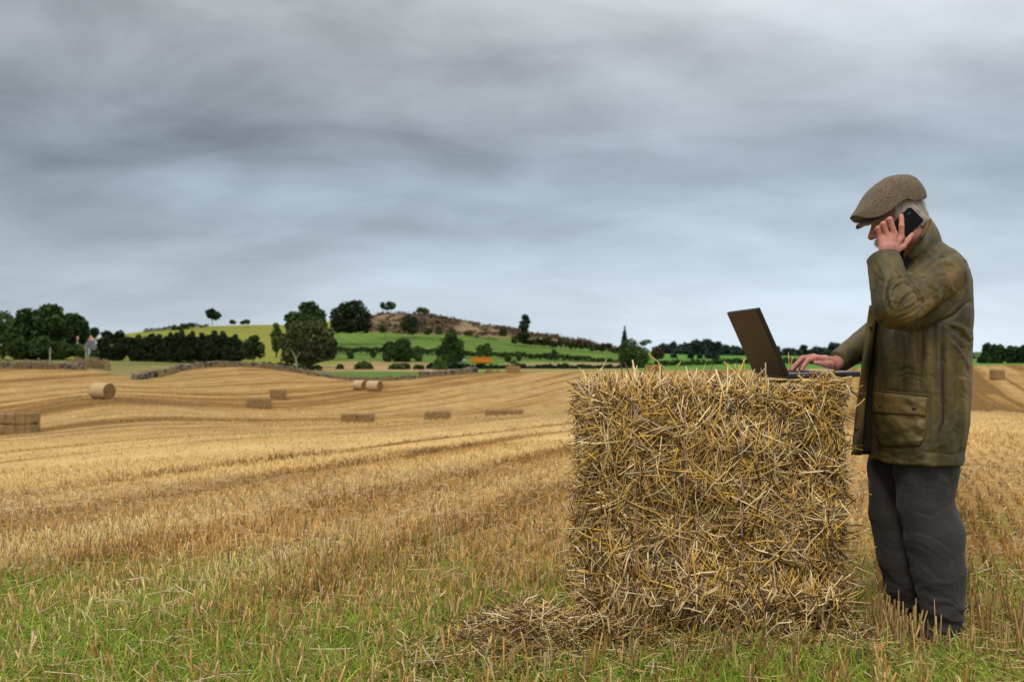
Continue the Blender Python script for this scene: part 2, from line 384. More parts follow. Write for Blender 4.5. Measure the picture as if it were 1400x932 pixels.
# ---------------------------------------------------------------- stubble, grass and loose straw close by
def scatter(n, y0, y1, power, tmax=.60):
    """random ground points in the wedge in front of the camera"""
    q = rng.uniform(0, 1, n); y = (y0 ** power + q * (y1 ** power - y0 ** power)) ** (1 / power)
    x = rng.uniform(-tmax, tmax, n) * (y + np.where(y < 25, 2.0, .6))
    return x, y
M_straw = mat('cut straw', attr=True, rough=.62, spec=.35, nscale=45, namt=.22)
M_grass = mat('grass blade', attr=True, rough=.55, spec=.3)
BAL = (.265, 1.285, 3.76, 4.60)        # footprint of the near bale
def clear_of(x, y, m=.0):
    inb = (x > BAL[0] + m) & (x < BAL[1] - m) & (y > BAL[2] + m + .02) & (y < BAL[3] - m)
    feet = (((x - 1.68) / .15) ** 2 + ((y - 3.98) / .22) ** 2) < .8
    return ~(inb | feet)
def stalks(n, y0, y1, power, hmul, rmul, name, snap=True):
    x, y = scatter(n, y0, y1, power)
    s = (x - ROW * y) / math.hypot(1, ROW)
    if snap:                             # drilled rows 13 cm apart
        ds = np.round(s / .13) * .13 - s + rng.normal(0, .016, n)
        x = x + ds * math.cos(math.atan(ROW)); y = y - ds * math.sin(math.atan(ROW))
    k = vnoise(x * 3.1, y * 3.1, 0, 71) * .5 + .5                # plants grow in tufts
    k = k * (1 - .85 * green_amt(x, y))
    keep = (rng.uniform(0, 1, n) < .10 + .95 * k) & clear_of(x, y)
    x = x[keep]; y = y[keep]; n = len(x); z = height(x, y)
    s2 = srow(x, y); b, trk = bands(s2, x, y)
    sh = s2 * 0
    h = (rng.normal(.080, .026, n) + .015 * np.clip((5 - y) / 2, 0, 1)).clip(.02, .19) * (1 + .3 * vnoise(s2 / .9, y * .1, 0, 72)) * hmul
    h *= np.where(trk * (rng.uniform(0, 1, n)) > .45, .35, 1)    # flattened in the wheelings
    h = h * np.clip(1.15 - .07 * np.clip(y - 4, 0, 6), .6, 1) * np.where((np.abs(x - 1.66) < .2) & (y > 3.4) & (y < 3.98), .5, 1)
    h = h * np.clip((y1 * 1.02 - y) / (y1 * .4), .15, 1) if y1 > 40 else h
    flatn = rng.uniform(0, 1, n) < .12 + .16 * np.clip((y - 5) / 4, 0, 1)
    tilt = rng.normal(0, .19, n); tilt = np.where(flatn, rng.uniform(.6, 1.3, n), tilt); az = rng.uniform(0, 2 * np.pi, n)
    dx = np.sin(tilt) * np.cos(az); dy = np.sin(tilt) * np.sin(az); dz = np.cos(tilt)
    K = 3; tt = np.linspace(0, 1, K)
    Cn = np.stack([x, y, z - .008], -1)[:, None, :] + (np.stack([dx, dy, dz], -1) * h[:, None])[:, None, :] * tt[None, :, None]
    Cn[:, 1, :2] += rng.normal(0, .006, (n, 2)); Cn[:, 2, :2] += rng.normal(0, .008, (n, 2))
    rad = (rng.uniform(.0018, .0046, n) * rmul)[:, None] * np.array([1.15, 1.0, 1.0])[None]
    V, Fq = tubes(Cn, rad, 3)
    base = field_col(x, y)
    v = rng.uniform(.6, 1.4, n)[:, None]
    c = base * v * (1.08 + .95 * np.clip(b, -.6, .35))[:, None]
    pale = rng.uniform(0, 1, n) < np.clip(.30 + .5 * b, .05, .5); c[pale] = c[pale] * .5 + np.array((.80, .66, .40)) * .5
    dk = rng.uniform(0, 1, n) < .18; c[dk] = c[dk] * .35 + np.array((.10, .055, .02))
    gr = (rng.uniform(0, 1, n) < .10) & (y < 9); c[gr] = c[gr] * .4 + np.array((.16, .20, .04)) * .6
    cc = np.repeat(c, K * 3, 0).reshape(n, K, 3, 3) * np.array([.75, .95, 1.15])[None, :, None, None]
    me = npmesh(name, V, Fq, 4, np.clip(cc.reshape(-1, 3), 0, .9))
    return link(name, me, M_straw)
o = stalks(64000, 2.7, 6.5, 1.9, 1.0, 1.0, 'stubble'); tag(o, 'short cut straw stubble standing in the foreground', 'stubble', kind='stuff')
o = stalks(98000, 6.3, 17, 1.7, .9, 1.3, 'stubble'); tag(o, 'straw stubble rows in the middle of the field', 'stubble', kind='stuff')
o = stalks(60000, 50, 150, 1.4, .9, 8.0, 'stubble', snap=False); tag(o, 'tufts of straw stubble on the far slopes of the field', 'stubble', kind='stuff')
o = stalks(90000, 16, 66, 1.5, .66, 2.4, 'stubble', snap=False); tag(o, 'straw stubble far down the field', 'stubble', kind='stuff')

def clump(n, cx, cy, sx, sy, hm, name, label):
    x = rng.normal(cx, sx, n); y = rng.normal(cy, sy, n); x = np.round(x / .055) * .055 + rng.normal(0, .010, n); z = height(x, y); h = rng.normal(hm, .035, n).clip(.03, .2)
    az = rng.uniform(0, 6.28, n); tl = rng.normal(0, .26, n); D_ = np.stack([np.sin(tl) * np.cos(az), np.sin(tl) * np.sin(az), np.cos(tl)], -1) * h[:, None]
    C0 = np.stack([x, y, z - .01], -1); Cn = np.stack([C0, C0 + D_ * .5, C0 + D_], 1); V, Fq = tubes(Cn, rng.uniform(.0018, .0042, n)[:, None] * np.ones((1, 3)), 3)
    c = mixc(np.broadcast_to(np.array((.62, .42, .17)), (n, 3)), np.array((.20, .11, .035)), rng.uniform(-.5, 1, n)); cc = np.repeat(c, 9, 0)
    tag(link(name, npmesh(name, V, Fq, 4, cc), M_straw), label, 'stubble', kind='stuff')
clump(90, 1.64, 3.72, .14, .08, .055, 'stubble', 'tall stubble standing in front of his shoes')
clump(150, 1.50, 3.86, .05, .12, .13, 'stubble', 'upright stubble between the bale and the trousers')
clump(240, 2.05, 3.85, .17, .25, .14, 'stubble', 'tall bent stubble behind his heels')
clump(130, .75, 3.45, .42, .07, .07, 'stubble', 'short stubble along the front of the near bale')
def blades(n, y0, y1, power, name):
    x, y = scatter(n, y0, y1, power)
    g = green_amt(x, y)
    keep = (rng.uniform(0, 1, n) < np.clip(g * 1.1, 0, 1)) & clear_of(x, y, .02)
    x = x[keep]; y = y[keep]; n = len(x); z = height(x, y)
    L_ = rng.gamma(6, .0155, n).clip(.03, .19); az = rng.uniform(0, 2 * np.pi, n); lean = np.abs(rng.normal(0, .45, n)); curl = rng.uniform(.2, 1.3, n)
    K = 4; tt = np.linspace(0, 1, K); Cn = np.empty((n, K, 3))
    an = lean[:, None] + curl[:, None] * tt[None]
    Cn[:, :, 2] = z[:, None] - .004 + np.cumsum(np.cos(an) * (L_ / K)[:, None], 1) - np.cos(an[:, :1]) * (L_ / K)[:, None]
    rr = np.cumsum(np.sin(an) * (L_ / K)[:, None], 1)
    Cn[:, :, 0] = x[:, None] + rr * np.cos(az)[:, None]; Cn[:, :, 1] = y[:, None] + rr * np.sin(az)[:, None]
    rad = (rng.uniform(.0014, .0030, n))[:, None] * np.array([1, 1.1, .8, .12])[None]
    V, Fq = tubes(Cn, rad, 3, flat=.35)
    c = mixc(np.broadcast_to(np.array((.44, .52, .065)), (n, 3)), np.array((.14, .26, .025)), rng.uniform(-.1, 1, n)) * rng.uniform(.75, 1.25, n)[:, None]
    me = npmesh(name, V, Fq, 4, np.repeat(c, K * 3, 0)); return link(name, me, M_grass)
o = blades(330000, 2.7, 9.5, 1.6, 'grass'); tag(o, 'fresh green grass growing between the stubble', 'grass', kind='stuff')

def litter(n, name, xs, ys_, lift=.03, lmin=.04, lmax=.20, dens=None):
    x = xs(n); y = ys_(n); z = height(x, y) + rng.uniform(.004, lift, n)
    L_ = rng.uniform(lmin, lmax, n); az = rng.uniform(0, 2 * np.pi, n); el_ = rng.normal(0, .22, n)
    d = np.stack([np.cos(az) * np.cos(el_), np.sin(az) * np.cos(el_), np.sin(el_)], -1)
    K = 3; tt = np.linspace(-.5, .5, K)
    Cn = np.stack([x, y, z], -1)[:, None] + d[:, None] * (L_[:, None] * tt[None])[..., None]
    Cn[:, 1] += rng.normal(0, .006, (n, 3))
    Cn[:, :, 2] = np.maximum(Cn[:, :, 2], height(Cn[:, :, 0], Cn[:, :, 1]) + .003)
    V, Fq = tubes(Cn, np.repeat(rng.uniform(.0013, .0028, n)[:, None], K, 1), 3, flat=.5)
    c = mixc(np.broadcast_to(np.array((.66, .47, .20)), (n, 3)), np.array((.22, .13, .06)), rng.uniform(-.3, 1, n))
    pale = rng.uniform(0, 1, n) < .15; c[pale] = np.array((.74, .62, .42))
    return link(name, npmesh(name, V, Fq, 4, np.repeat(c, K * 3, 0)), M_straw)
def _lx(n):
    return rng.uniform(-.6, .6, n)
q_ = {}
def ly(n): q_['y'] = (2.7 ** 1.6 + rng.uniform(0, 1, n) * (11 ** 1.6 - 2.7 ** 1.6)) ** (1 / 1.6); return q_['y']
def lx(n): ly(n); return rng.uniform(-.6, .6, n) * (q_['y'] + .6)
o = litter(14000, 'loose_straw', lx, lambda n: q_['y'], .07); tag(o, 'loose straw lying over the stubble', 'straw', kind='stuff')
# ---------------------------------------------------------------- trees, hedges, walls and farm things in the distance
def leafm(name, c, rough=.75): return mat(name, base=c, attr=True, rough=rough, spec=.15)
M_leaf = leafm('foliage', (.05, .08, .02))
M_bark = mat('bark', base=(.10, .075, .05), rough=.9, nscale=3, namt=.4, bump=(8, .05, .6))
M_deadbark = mat('bleached bark', base=(.34, .29, .22), rough=.9, nscale=3, namt=.3)
def crown(blobs, n, size, c1, c2, droop=0.0):
    """leaf clumps through a set of lobes (cx,cy,cz,rx,ry,rz). returns V,F,col"""
    vol = np.array([b[3] * b[4] * b[5] for b in blobs]) ** .67; cnt = np.maximum((n * vol / vol.sum()).astype(int), 3)
    pts = []; shade = []
    for b, k in zip(blobs, cnt):
        v = rng.normal(0, 1, (k, 3)); v /= np.linalg.norm(v, axis=1, keepdims=True)
        r = rng.uniform(.25, 1, k) ** .45
        bump = 1 + .22 * vnoise(v[:, 0] * 2.3 + b[0] * 7, v[:, 1] * 2.3, v[:, 2] * 2.3, 5)
        p = v * (r * bump)[:, None] * np.array(b[3:6]) + np.array(b[:3]); pts.append(p)
        shade.append(np.full(k, rng.uniform(-.22, .22)))
    p = np.concatenate(pts); sh = np.concatenate(shade); n = len(p)
    s = size * rng.uniform(.55, 1.35, n)
    a = rng.normal(0, 1, (n, 3)); a /= np.linalg.norm(a, axis=1, keepdims=True); a[:, 2] -= droop
    b_ = np.cross(a, rng.normal(0, 1, (n, 3))); b_ /= np.linalg.norm(b_, axis=1, keepdims=True) + 1e-9
    V = np.stack([p - a * s[:, None] * .6, p + b_ * s[:, None] * .42, p + a * s[:, None] * .6, p - b_ * s[:, None] * .42], 1).reshape(-1, 3)
    t = np.clip(.5 + sh + rng.normal(0, .25, n), 0, 1)
    return V, np.arange(n * 4), np.repeat(mixc(np.broadcast_to(np.array(c1), (n, 3)), np.array(c2), t), 4, 0)
def round_blobs(W, H, base, k, top=.35, jit=.28):
    """lobes that fill a broad-leaved crown W wide, H high, starting at height base"""
    out = [(0, 0, base + (H - base) * .45, W * .30, W * .30, (H - base) * .36)]
    for i in range(k):
        a = rng.uniform(0, 2 * math.pi); q = rng.uniform(.05, 1)
        zz = base + (H - base) * (.12 + .74 * q); rr = W * .5 * math.sqrt(max(.02, 1 - (abs(q - .38) / .72) ** 2.2))
        r = W * rng.uniform(.11, .20)
        o_ = max(rr - r, 0) * rng.uniform(.55, 1.05)
        out.append((o_ * math.cos(a), o_ * math.sin(a), min(zz, H - r * .8), r * rng.uniform(.9, 1.3), r, r * rng.uniform(.7, 1.0)))
    return out
def cone_blobs(W, H, base, k=9):
    out = []
    for i in range(k):
        q = i / (k - 1); z = base + (H - base) * (.05 + .9 * q); r = W * .5 * (1 - q) ** .75 + W * .05
        out.append((rng.normal(0, W * .03), rng.normal(0, W * .03), z, r, r, (H - base) / k * .9))
    return out
GDK = ((.022, .045, .012), (.080, .125, .032))
GMD = ((.034, .070, .015), (.095, .150, .032))
GOL = ((.045, .060, .018), (.10, .12, .035))
GLT = ((.060, .105, .020), (.13, .19, .035))
GBL = ((.022, .045, .026), (.055, .085, .045))
def trunk(base, H, r, limbs=5, W=3, lean=0):
    V = []; Fc = []
    def add(pts, rads, sides=7):
        v, f = tube_path(pts, rads, sides); n = len(V); V.extend(v); Fc.extend([tuple(i + n for i in q) for q in f])
    top = H * .75
    add([(0, 0, -.3), (lean * .3, 0, base * .5), (lean * .6, 0, base), (lean, 0, top)], [r * 1.25, r, r * .8, r * .2])
    for i in range(limbs):
        a = rng.uniform(0, 2 * math.pi); z0 = base * rng.uniform(.7, 1.3); l = W * rng.uniform(.2, .42)
        p1 = (lean * .5 + l * .5 * math.cos(a), l * .5 * math.sin(a), z0 + (top - z0) * .45)
        add([(lean * .5, 0, z0), p1, (lean * .5 + l * math.cos(a), l * math.sin(a), z0 + (top - z0) * rng.uniform(.7, 1.05))], [r * .5, r * .32, r * .08], 5)
    return V, Fc
def tree(name, label, cat, u, d, wpx, hpx, kind='round', col=GDK, group=None, vb=None, base=.22, n=2600, leaf=None, k=11, wood=None, tr=True):
    """a tree wpx by hpx photo pixels big, standing on the ground at bearing u and distance d"""
    g = G(u, d); m = d / F; W, H = wpx * m, hpx * m
    if vb is not None: g[2] = CH - (vb - CY) * m
    root = empty(name, g, 0.0); tag(root, label, cat, group)
    b0 = H * base
    if kind == 'round': bl = round_blobs(W, H, b0, k)
    elif kind == 'cone': bl = cone_blobs(W, H, b0)
    elif kind == 'bush': bl = round_blobs(W, H, 0, k)
    else: bl = kind(W, H)
    lf = (leaf if leaf else max(W * .045, .30)) * (1.35 if col is not GMD else 1.15)
    V, Fq, c = crown(bl, int(n * 1.7), lf, *col)
    V[:, 2] = np.maximum(V[:, 2], -.2)
    link('crown', npmesh('crown', V, Fq, 4, c), M_leaf, root, keep=True)
    if tr:
        V, Fq = trunk(max(b0, H * .15), H, max(H * .022, .06), 5, W)
        link('trunk', pymesh('trunk', V, Fq), wood or M_bark, root, keep=True)
    return root
def blobs_px(lst, W_px):
    """lobes given in photo pixels relative to the foot of the tree: (du, dv_up, ru, rv)"""
    def f(W, H):
        m = W / W_px
        return [(a * m, rng.uniform(-.2, .2) * W, b * m, r * m, r * m * 1.0, q * m) for a, b, r, q in lst]
    return f
# -- left group
tree('broadleaf_tree', 'dark broad-leaved tree cut off by the left edge of the picture', 'tree', 4, 262, 46, 70, blobs_px([(0, 52, 14, 15), (-10, 40, 16, 16), (8, 30, 12, 12), (-5, 20, 20, 16), (12, 44, 7, 8)], 46), GDK, vb=492)
tree('broadleaf_tree', 'massive dark round-headed tree, the biggest at far left', 'tree', 56, 255, 92, 76, blobs_px([(-20, 14, 22, 14), (14, 14, 24, 14), (-24, 42, 16, 15), (-6, 54, 22, 18), (16, 54, 20, 20), (0, 36, 26, 17), (24, 38, 15, 14), (-28, 28, 13, 14), (5, 68, 15, 8), (28, 50, 8, 12), (-14, 62, 10, 8)], 92), GDK, n=5200, vb=492)
tree('broadleaf_tree', 'looser open-crowned tree to the right of the massive dark one', 'tree', 104, 268, 48, 66, blobs_px([(-6, 54, 11, 10), (4, 46, 10, 12), (-9, 40, 9, 14), (13, 44, 7, 9), (22, 38, 5, 6), (8, 30, 4, 9), (-12, 28, 8, 12), (17, 34, 3, 6)], 48), (GDK[0], (.05, .095, .025)), n=1900, vb=492, leaf=.8)
for i, (u, wd, h, lb) in enumerate([(22, 44, 32, 'low dark bushy growth under the cut-off tree at far left'), (58, 52, 34, 'dark rounded bush below the massive tree'), (84, 34, 36, 'dark bush beside the thin pole at far left'), (110, 24, 22, 'small dark bush left of the white farmhouse'), (133, 26, 17, 'low dark bush in front of the white farmhouse')]):
    tree('bush', lb, 'bush', u, 246 + 2 * i, wd, h, 'bush', GDK, 'bushes under the far left trees', vb=493, n=1500, k=8)
# -- dark plantation
hs = [(150, 36, 44), (166, 32, 43), (182, 30, 41), (199, 34, 43), (216, 26, 38), (232, 26, 40), (247, 28, 44), (262, 26, 42), (277, 27, 40), (291, 28, 43), (305, 28, 42), (320, 28, 38)]
for i, (u, wd, h) in enumerate(hs):
    rt = tree('conifer', 'dark conifer in the dense plantation belt below the yellow-green hill field', 'tree', u, 250 + rng.uniform(-4, 4), wd + 7, h + rng.uniform(0, 3), 'bush' if i < 4 else blobs_px([(0, h * .2, wd * .5, h * .2), (-3, h * .45, wd * .5, h * .22), (3, h * .6, wd * .42, h * .2), (0, h * .78, wd * .3, h * .14), (1, h * .93, wd * .14, h * .09), (-5, h * .75, wd * .18, h * .12)], wd + 7), ((.008, .018, .006), (.026, .042, .012)), 'conifers of the dark plantation', vb=495, n=2400, base=.02, k=10)
for i, (u, wd, h) in enumerate([(158, 26, 26), (190, 26, 24), (224, 30, 26), (255, 30, 26), (285, 30, 26), (314, 30, 26)]):
    tree('bush', 'dark undergrowth bush along the foot of the plantation', 'bush', u, 243, wd + 8, h, 'bush', ((.008, .018, .006), (.024, .038, .011)), 'undergrowth of the plantation', vb=496, n=1300, k=7, tr=False)
tree('broadleaf_tree', 'small dark tree standing alone at the right end of the plantation', 'tree', 346, 236, 34, 38, blobs_px([(-2, 26, 10, 9), (6, 20, 10, 9), (-8, 18, 9, 10), (3, 33, 7, 5), (9, 12, 6, 6), (-4, 10, 8, 6)], 34), (GDK[0], (.04, .07, .02)), vb=496, n=1700)
# -- skyline of the left hill
tree('hill_tree', 'lone round tree silhouetted on the skyline of the yellow-green field', 'tree', 290, 520, 25, 21, 'round', ((.015, .028, .01), (.035, .055, .018)), vb=444, n=900, base=.32, k=8, leaf=.9)
for u, wd, h, vb_, lb in [(240, 14, 6, 451, 'low bush on the left skyline, nearest the plantation tops'), (252, 16, 6, 449, 'wide low bush on the skyline left of the lone tree'), (262, 12, 5, 447, 'small bush on the skyline left of the lone tree'), (318, 8, 5, 443, 'small dark bush just right of the lone skyline tree'), (331, 6, 4, 443, 'tiny bush between two skyline bushes'), (338, 9, 6, 443, 'round dark bush on the skyline, second right of the lone tree')]:
    tree('bush', lb, 'bush', u, 520, wd, h, 'bush', GDK, 'bushes along the left skyline', vb=vb_, n=350, k=5, leaf=.9, tr=False)
tree('broadleaf_tree', 'dark bushy tree hugging the left flank of the big layered tree', 'tree', 378, 300, 26, 52, 'bush', GDK, vb=487, n=1200, k=8)
# -- big layered tree
tree('broadleaf_tree', 'tall tree with an airy green crown behind the olive trees', 'tree', 418, 285, 66, 86, blobs_px([(2, 72, 13, 11), (-14, 58, 13, 11), (15, 62, 11, 10), (0, 52, 20, 16), (20, 48, 10, 12), (-24, 48, 7, 8), (0, 34, 24, 18)], 66), ((.025, .055, .015), (.07, .12, .03)), vb=494, n=3400)
tree('broadleaf_tree', 'broad olive-green tree in front of the tall airy one', 'tree', 420, 240, 76, 66, blobs_px([(-14, 44, 17, 14), (10, 46, 18, 13), (24, 34, 14, 16), (-22, 28, 15, 16), (0, 28, 22, 20), (26, 16, 12, 12), (-18, 12, 16, 12), (6, 10, 20, 12), (33, 26, 6, 8)], 76), ((.040, .052, .016), (.11, .12, .042)), vb=497, n=4200)
tree('broadleaf_tree', 'dark rounded tree at the foot of the olive-green tree', 'tree', 420, 214, 50, 38, blobs_px([(-6, 22, 14, 12), (8, 20, 14, 12), (0, 10, 18, 10), (-15, 20, 6, 5)], 50), ((.022, .026, .009), (.055, .055, .02)), vb=499, n=1900)
def dead_tree(u, d, hpx, label, vb):
    m = d / F; root = empty('dead_tree', (*G(u, d)[:2], CH - (vb - CY) * m)); tag(root, label, 'tree')
    V = []; Fc = []
    for pts, rd in [([(0, 0, -.3), (-1 * m, 0, 9 * m), (-2 * m, 0, 15 * m)], [1.2 * m, .9 * m, .7 * m]), ([(-2 * m, 0, 14 * m), (-5 * m, .2, 20 * m), (-8 * m, .3, hpx * m)], [.7 * m, .5 * m, .2 * m]), ([(-1.5 * m, 0, 13 * m), (1.5 * m, 0, 18 * m), (4 * m, .4, 21 * m)], [.5 * m, .35 * m, .15 * m])]:
        v, f = tube_path(pts, rd, 7); n = len(V); V += v; Fc += [tuple(i + n for i in q) for q in f]
    link('trunk', pymesh('trunk', V, Fc), M_deadbark, root, keep=True)
dead_tree(406, 195, 25, 'bleached bare dead trunk in front of the dark rounded tree', 503)
# -- hill trees
tree('broadleaf_tree', 'very dark dome-shaped tree at the left end of the brown heath', 'tree', 479, 390, 56, 46, blobs_px([(-10, 22, 16, 15), (10, 24, 17, 15), (0, 32, 15, 11), (-17, 12, 12, 12), (17, 12, 14, 12), (4, 42, 6, 3), (13, 41, 4, 3), (0, 10, 22, 10)], 56), ((.012, .022, .008), (.035, .05, .015)), vb=455, n=3000)
tree('broadleaf_tree', 'thin pale tree at the left of a pair on the heath top', 'tree', 523, 560, 9, 16, 'round', GBL, vb=427, n=240, base=.3, k=5, leaf=.9)
tree('broadleaf_tree', 'pale wider tree at the right of a pair on the heath top', 'tree', 535, 560, 19, 15, 'round', ((.05, .075, .04), (.10, .13, .07)), vb=427, n=420, base=.2, k=7, leaf=.9)
tree('bush', 'flat bright green bush on the very top of the heath', 'bush', 577, 556, 26, 7, 'bush', GMD, vb=427, n=600, k=7, leaf=.8, tr=False)
tree('broadleaf_tree', 'dark rounded tree on the heath slope above the green field', 'tree', 558, 440, 36, 27, 'bush', ((.022, .035, .013), (.055, .075, .025)), vb=457, n=1500, k=9)
for u, d, wd, h, vb_, lb in [(523, 440, 16, 12, 455, 'small olive scrub bush left of the dark tree on the heath'), (586, 440, 14, 10, 457, 'olive scrub bush just right of the dark heath tree'), (600, 440, 12, 11, 457, 'upright olive scrub bush on the heath edge'), (688, 430, 14, 11, 460, 'dark round bush alone on the lower heath'), (642, 440, 14, 5, 458, 'low brown-green scrub bush on the heath edge')]:
    tree('bush', lb, 'bush', u, d, wd, h, 'bush', GOL, None, vb=vb_, n=420, k=6, leaf=.8, tr=False)
tree('pine_tree', 'scraggly pine rising over the heath skyline', 'tree', 718, 425, 17, 32, blobs_px([(0, 28, 4.5, 3.5), (-3, 21, 4, 3), (3, 22, 4, 3), (-5, 15, 4, 2.5), (1, 15, 4, 3), (0, 9, 4, 4)], 17), GBL, vb=462, n=520, leaf=.8)
tree('bush', 'dark bush round the foot of the scraggly pine', 'bush', 716, 424, 24, 10, 'bush', GDK, vb=463, n=500, k=6, leaf=.8, tr=False)
# -- trees in the valley
tree('broadleaf_tree', 'spreading mid-green tree left of the tall tree in the valley', 'tree', 545, 285, 46, 38, blobs_px([(-12, 24, 10, 9), (6, 28, 11, 9), (-2, 18, 14, 10), (14, 16, 9, 10), (-14, 12, 8, 8), (4, 7, 12, 7)], 46), (GDK[0], (.05, .085, .022)), vb=499, n=2000)
tree('broadleaf_tree', 'small green tree at the right shoulder of the spreading valley tree', 'tree', 572, 290, 20, 28, 'bush', GMD, vb=499, n=800, k=6)
tree('broadleaf_tree', 'tall pointed green tree left of the orange trailer', 'tree', 617, 280, 42, 50, blobs_px([(0, 40, 8, 9), (-3, 30, 12, 9), (6, 27, 12, 10), (-10, 18, 12, 10), (9, 14, 12, 10), (-2, 8, 18, 9)], 42), (GDK[0], (.05, .095, .02)), vb=498, n=2400)
tree('broadleaf_tree', 'small pale upright tree on the lower green field', 'tree', 479, 300, 11, 18, 'round', ((.06, .10, .04), (.12, .17, .07)), vb=494, n=320, base=.1, k=5, leaf=.6)
tree('broadleaf_tree', 'small dark upright tree on the lower green field', 'tree', 510, 300, 10, 15, 'round', GDK, vb=492, n=320, base=.15, k=5, leaf=.6)
tree('bush', 'dim green tree behind the orange trailer', 'tree', 663, 345, 26, 18, 'bush', GMD, vb=487, n=800, k=7, leaf=.6)
tree('bush', 'dark rounded bush right of the orange trailer', 'bush', 694, 300, 14, 13, 'bush', GDK, vb=496, n=500, k=6, leaf=.5)
tree('broadleaf_tree', 'thin sparse tree by the lower hedge', 'tree', 758, 300, 11, 19, 'round', ((.05, .06, .03), (.09, .11, .05)), vb=496, n=190, base=.3, k=5, leaf=.6)
tree('broadleaf_tree', 'spindly young tree between the bush and the thin sparse tree', 'tree', 709, 300, 8, 12, 'round', GOL, vb=496, n=120, base=.2, k=4, leaf=.6)
tree('bush', 'bright green bush at the left of the orange trailer', 'bush', 600, 268, 20, 12, 'bush', GLT, vb=500, n=500, k=6, leaf=.5, tr=False)
tree('bush', 'bright green shrub behind the lower hedge', 'bush', 703, 285, 12, 8, 'bush', GLT, vb=499, n=300, k=5, leaf=.5, tr=False)
for u, wd, h, lb in [(465, 12, 7, 'lone small round bush on the tan verge'), (499, 32, 11, 'long dark bush on the verge, left of two'), (545, 34, 9, 'long dark bush on the verge, right of two'), (573, 16, 7, 'small dark bush between the long verge bushes'), (602, 26, 9, 'dark verge bush joining the hedge')]:
    tree('bush', lb, 'bush', u, 226, wd, h, 'bush', GDK, None, vb=506, n=900, k=9, leaf=.45, tr=False)
# -- trees left of the near bale
tree('conifer', 'narrow conifer spire rising behind the bushy tree', 'tree', 854, 262, 13, 54, 'cone', GBL, vb=502, n=900, base=.1, leaf=.5)
tree('broadleaf_tree', 'thick bushy green tree at the end of the hill', 'tree', 866, 250, 46, 42, blobs_px([(-6, 30, 12, 9), (-8, 16, 14, 13), (8, 18, 13, 12), (15, 12, 9, 10), (0, 8, 20, 8), (13, 33, 6, 3), (20, 35, 6, 3)], 46), GMD, vb=502, n=2600)
tree('bush', 'brown-green bush right of the bushy tree', 'bush', 897, 330, 26, 18, 'bush', ((.04, .035, .015), (.085, .075, .03)), vb=492, n=700, k=7, leaf=.6)
# -- far wood on the right
FAR1 = ((.022, .042, .034), (.045, .072, .050))  # bluish leaf colours: distance haze painted into the foliage
for i, (u, wd, h, vb_) in enumerate([(905, 24, 18, 489), (919, 12, 20, 489), (934, 24, 18, 489), (946, 18, 18, 488), (958, 22, 26, 489), (970, 22, 26, 489), (980, 20, 22, 489), (992, 20, 16, 489), (1006, 20, 18, 489), (1022, 24, 16, 489), (1040, 20, 14, 489), (1058, 20, 15, 489), (1077, 16, 19, 492), (1090, 16, 16, 492), (1098, 16, 19, 492), (1112, 20, 18, 492), (1124, 18, 20, 492), (1138, 26, 24, 492), (1152, 20, 22, 492), (1170, 24, 22, 492), (1190, 26, 20, 492), (1214, 26, 22, 492), (1238, 28, 18, 492), (1262, 26, 20, 492), (1288, 26, 16, 492), (1310, 22, 14, 492)]):
    tree('broadleaf_tree', 'hazy dark tree of the distant wood behind the laptop', 'tree', u, 640 + rng.uniform(-20, 20), wd + 8, h + 3, 'bush', FAR1, 'trees of the distant wood', vb=vb_ + 2, n=620, k=7, leaf=1.5)
for u, wd, h in [(921, 12, 10), (944, 12, 14), (968, 14, 12), (979, 12, 14), (957, 7, 10)]:
    tree('broadleaf_tree', 'small separate tree on the green strip before the distant wood', 'tree', u, 430, wd, h, 'bush', FAR1, 'small trees before the distant wood', vb=493, n=260, k=5, leaf=.9)
for i, (u, wd, h, lb) in enumerate([(1352, 30, 32, 'round dark tree at the left end of the copse at right'), (1366, 26, 35, 'tallest dark tree in the middle of the right copse'), (1381, 26, 32, 'dark tree right of the middle of the right copse'), (1398, 30, 35, 'dark tree of the copse cut by the right picture edge'), (1420, 34, 34, 'dark tree of the copse outside the right picture edge')]):
    tree('broadleaf_tree', lb, 'tree', u, 330, wd, h, 'bush', ((.018, .040, .016), (.045, .08, .026)), 'trees of the right copse', vb=500, n=1500, k=9, leaf=.7)
tree('broadleaf_tree', 'small hazy tree just behind the back of the man', 'tree', 1330, 480, 9, 12, 'bush', FAR1, vb=496, n=220, k=4, leaf=.9)

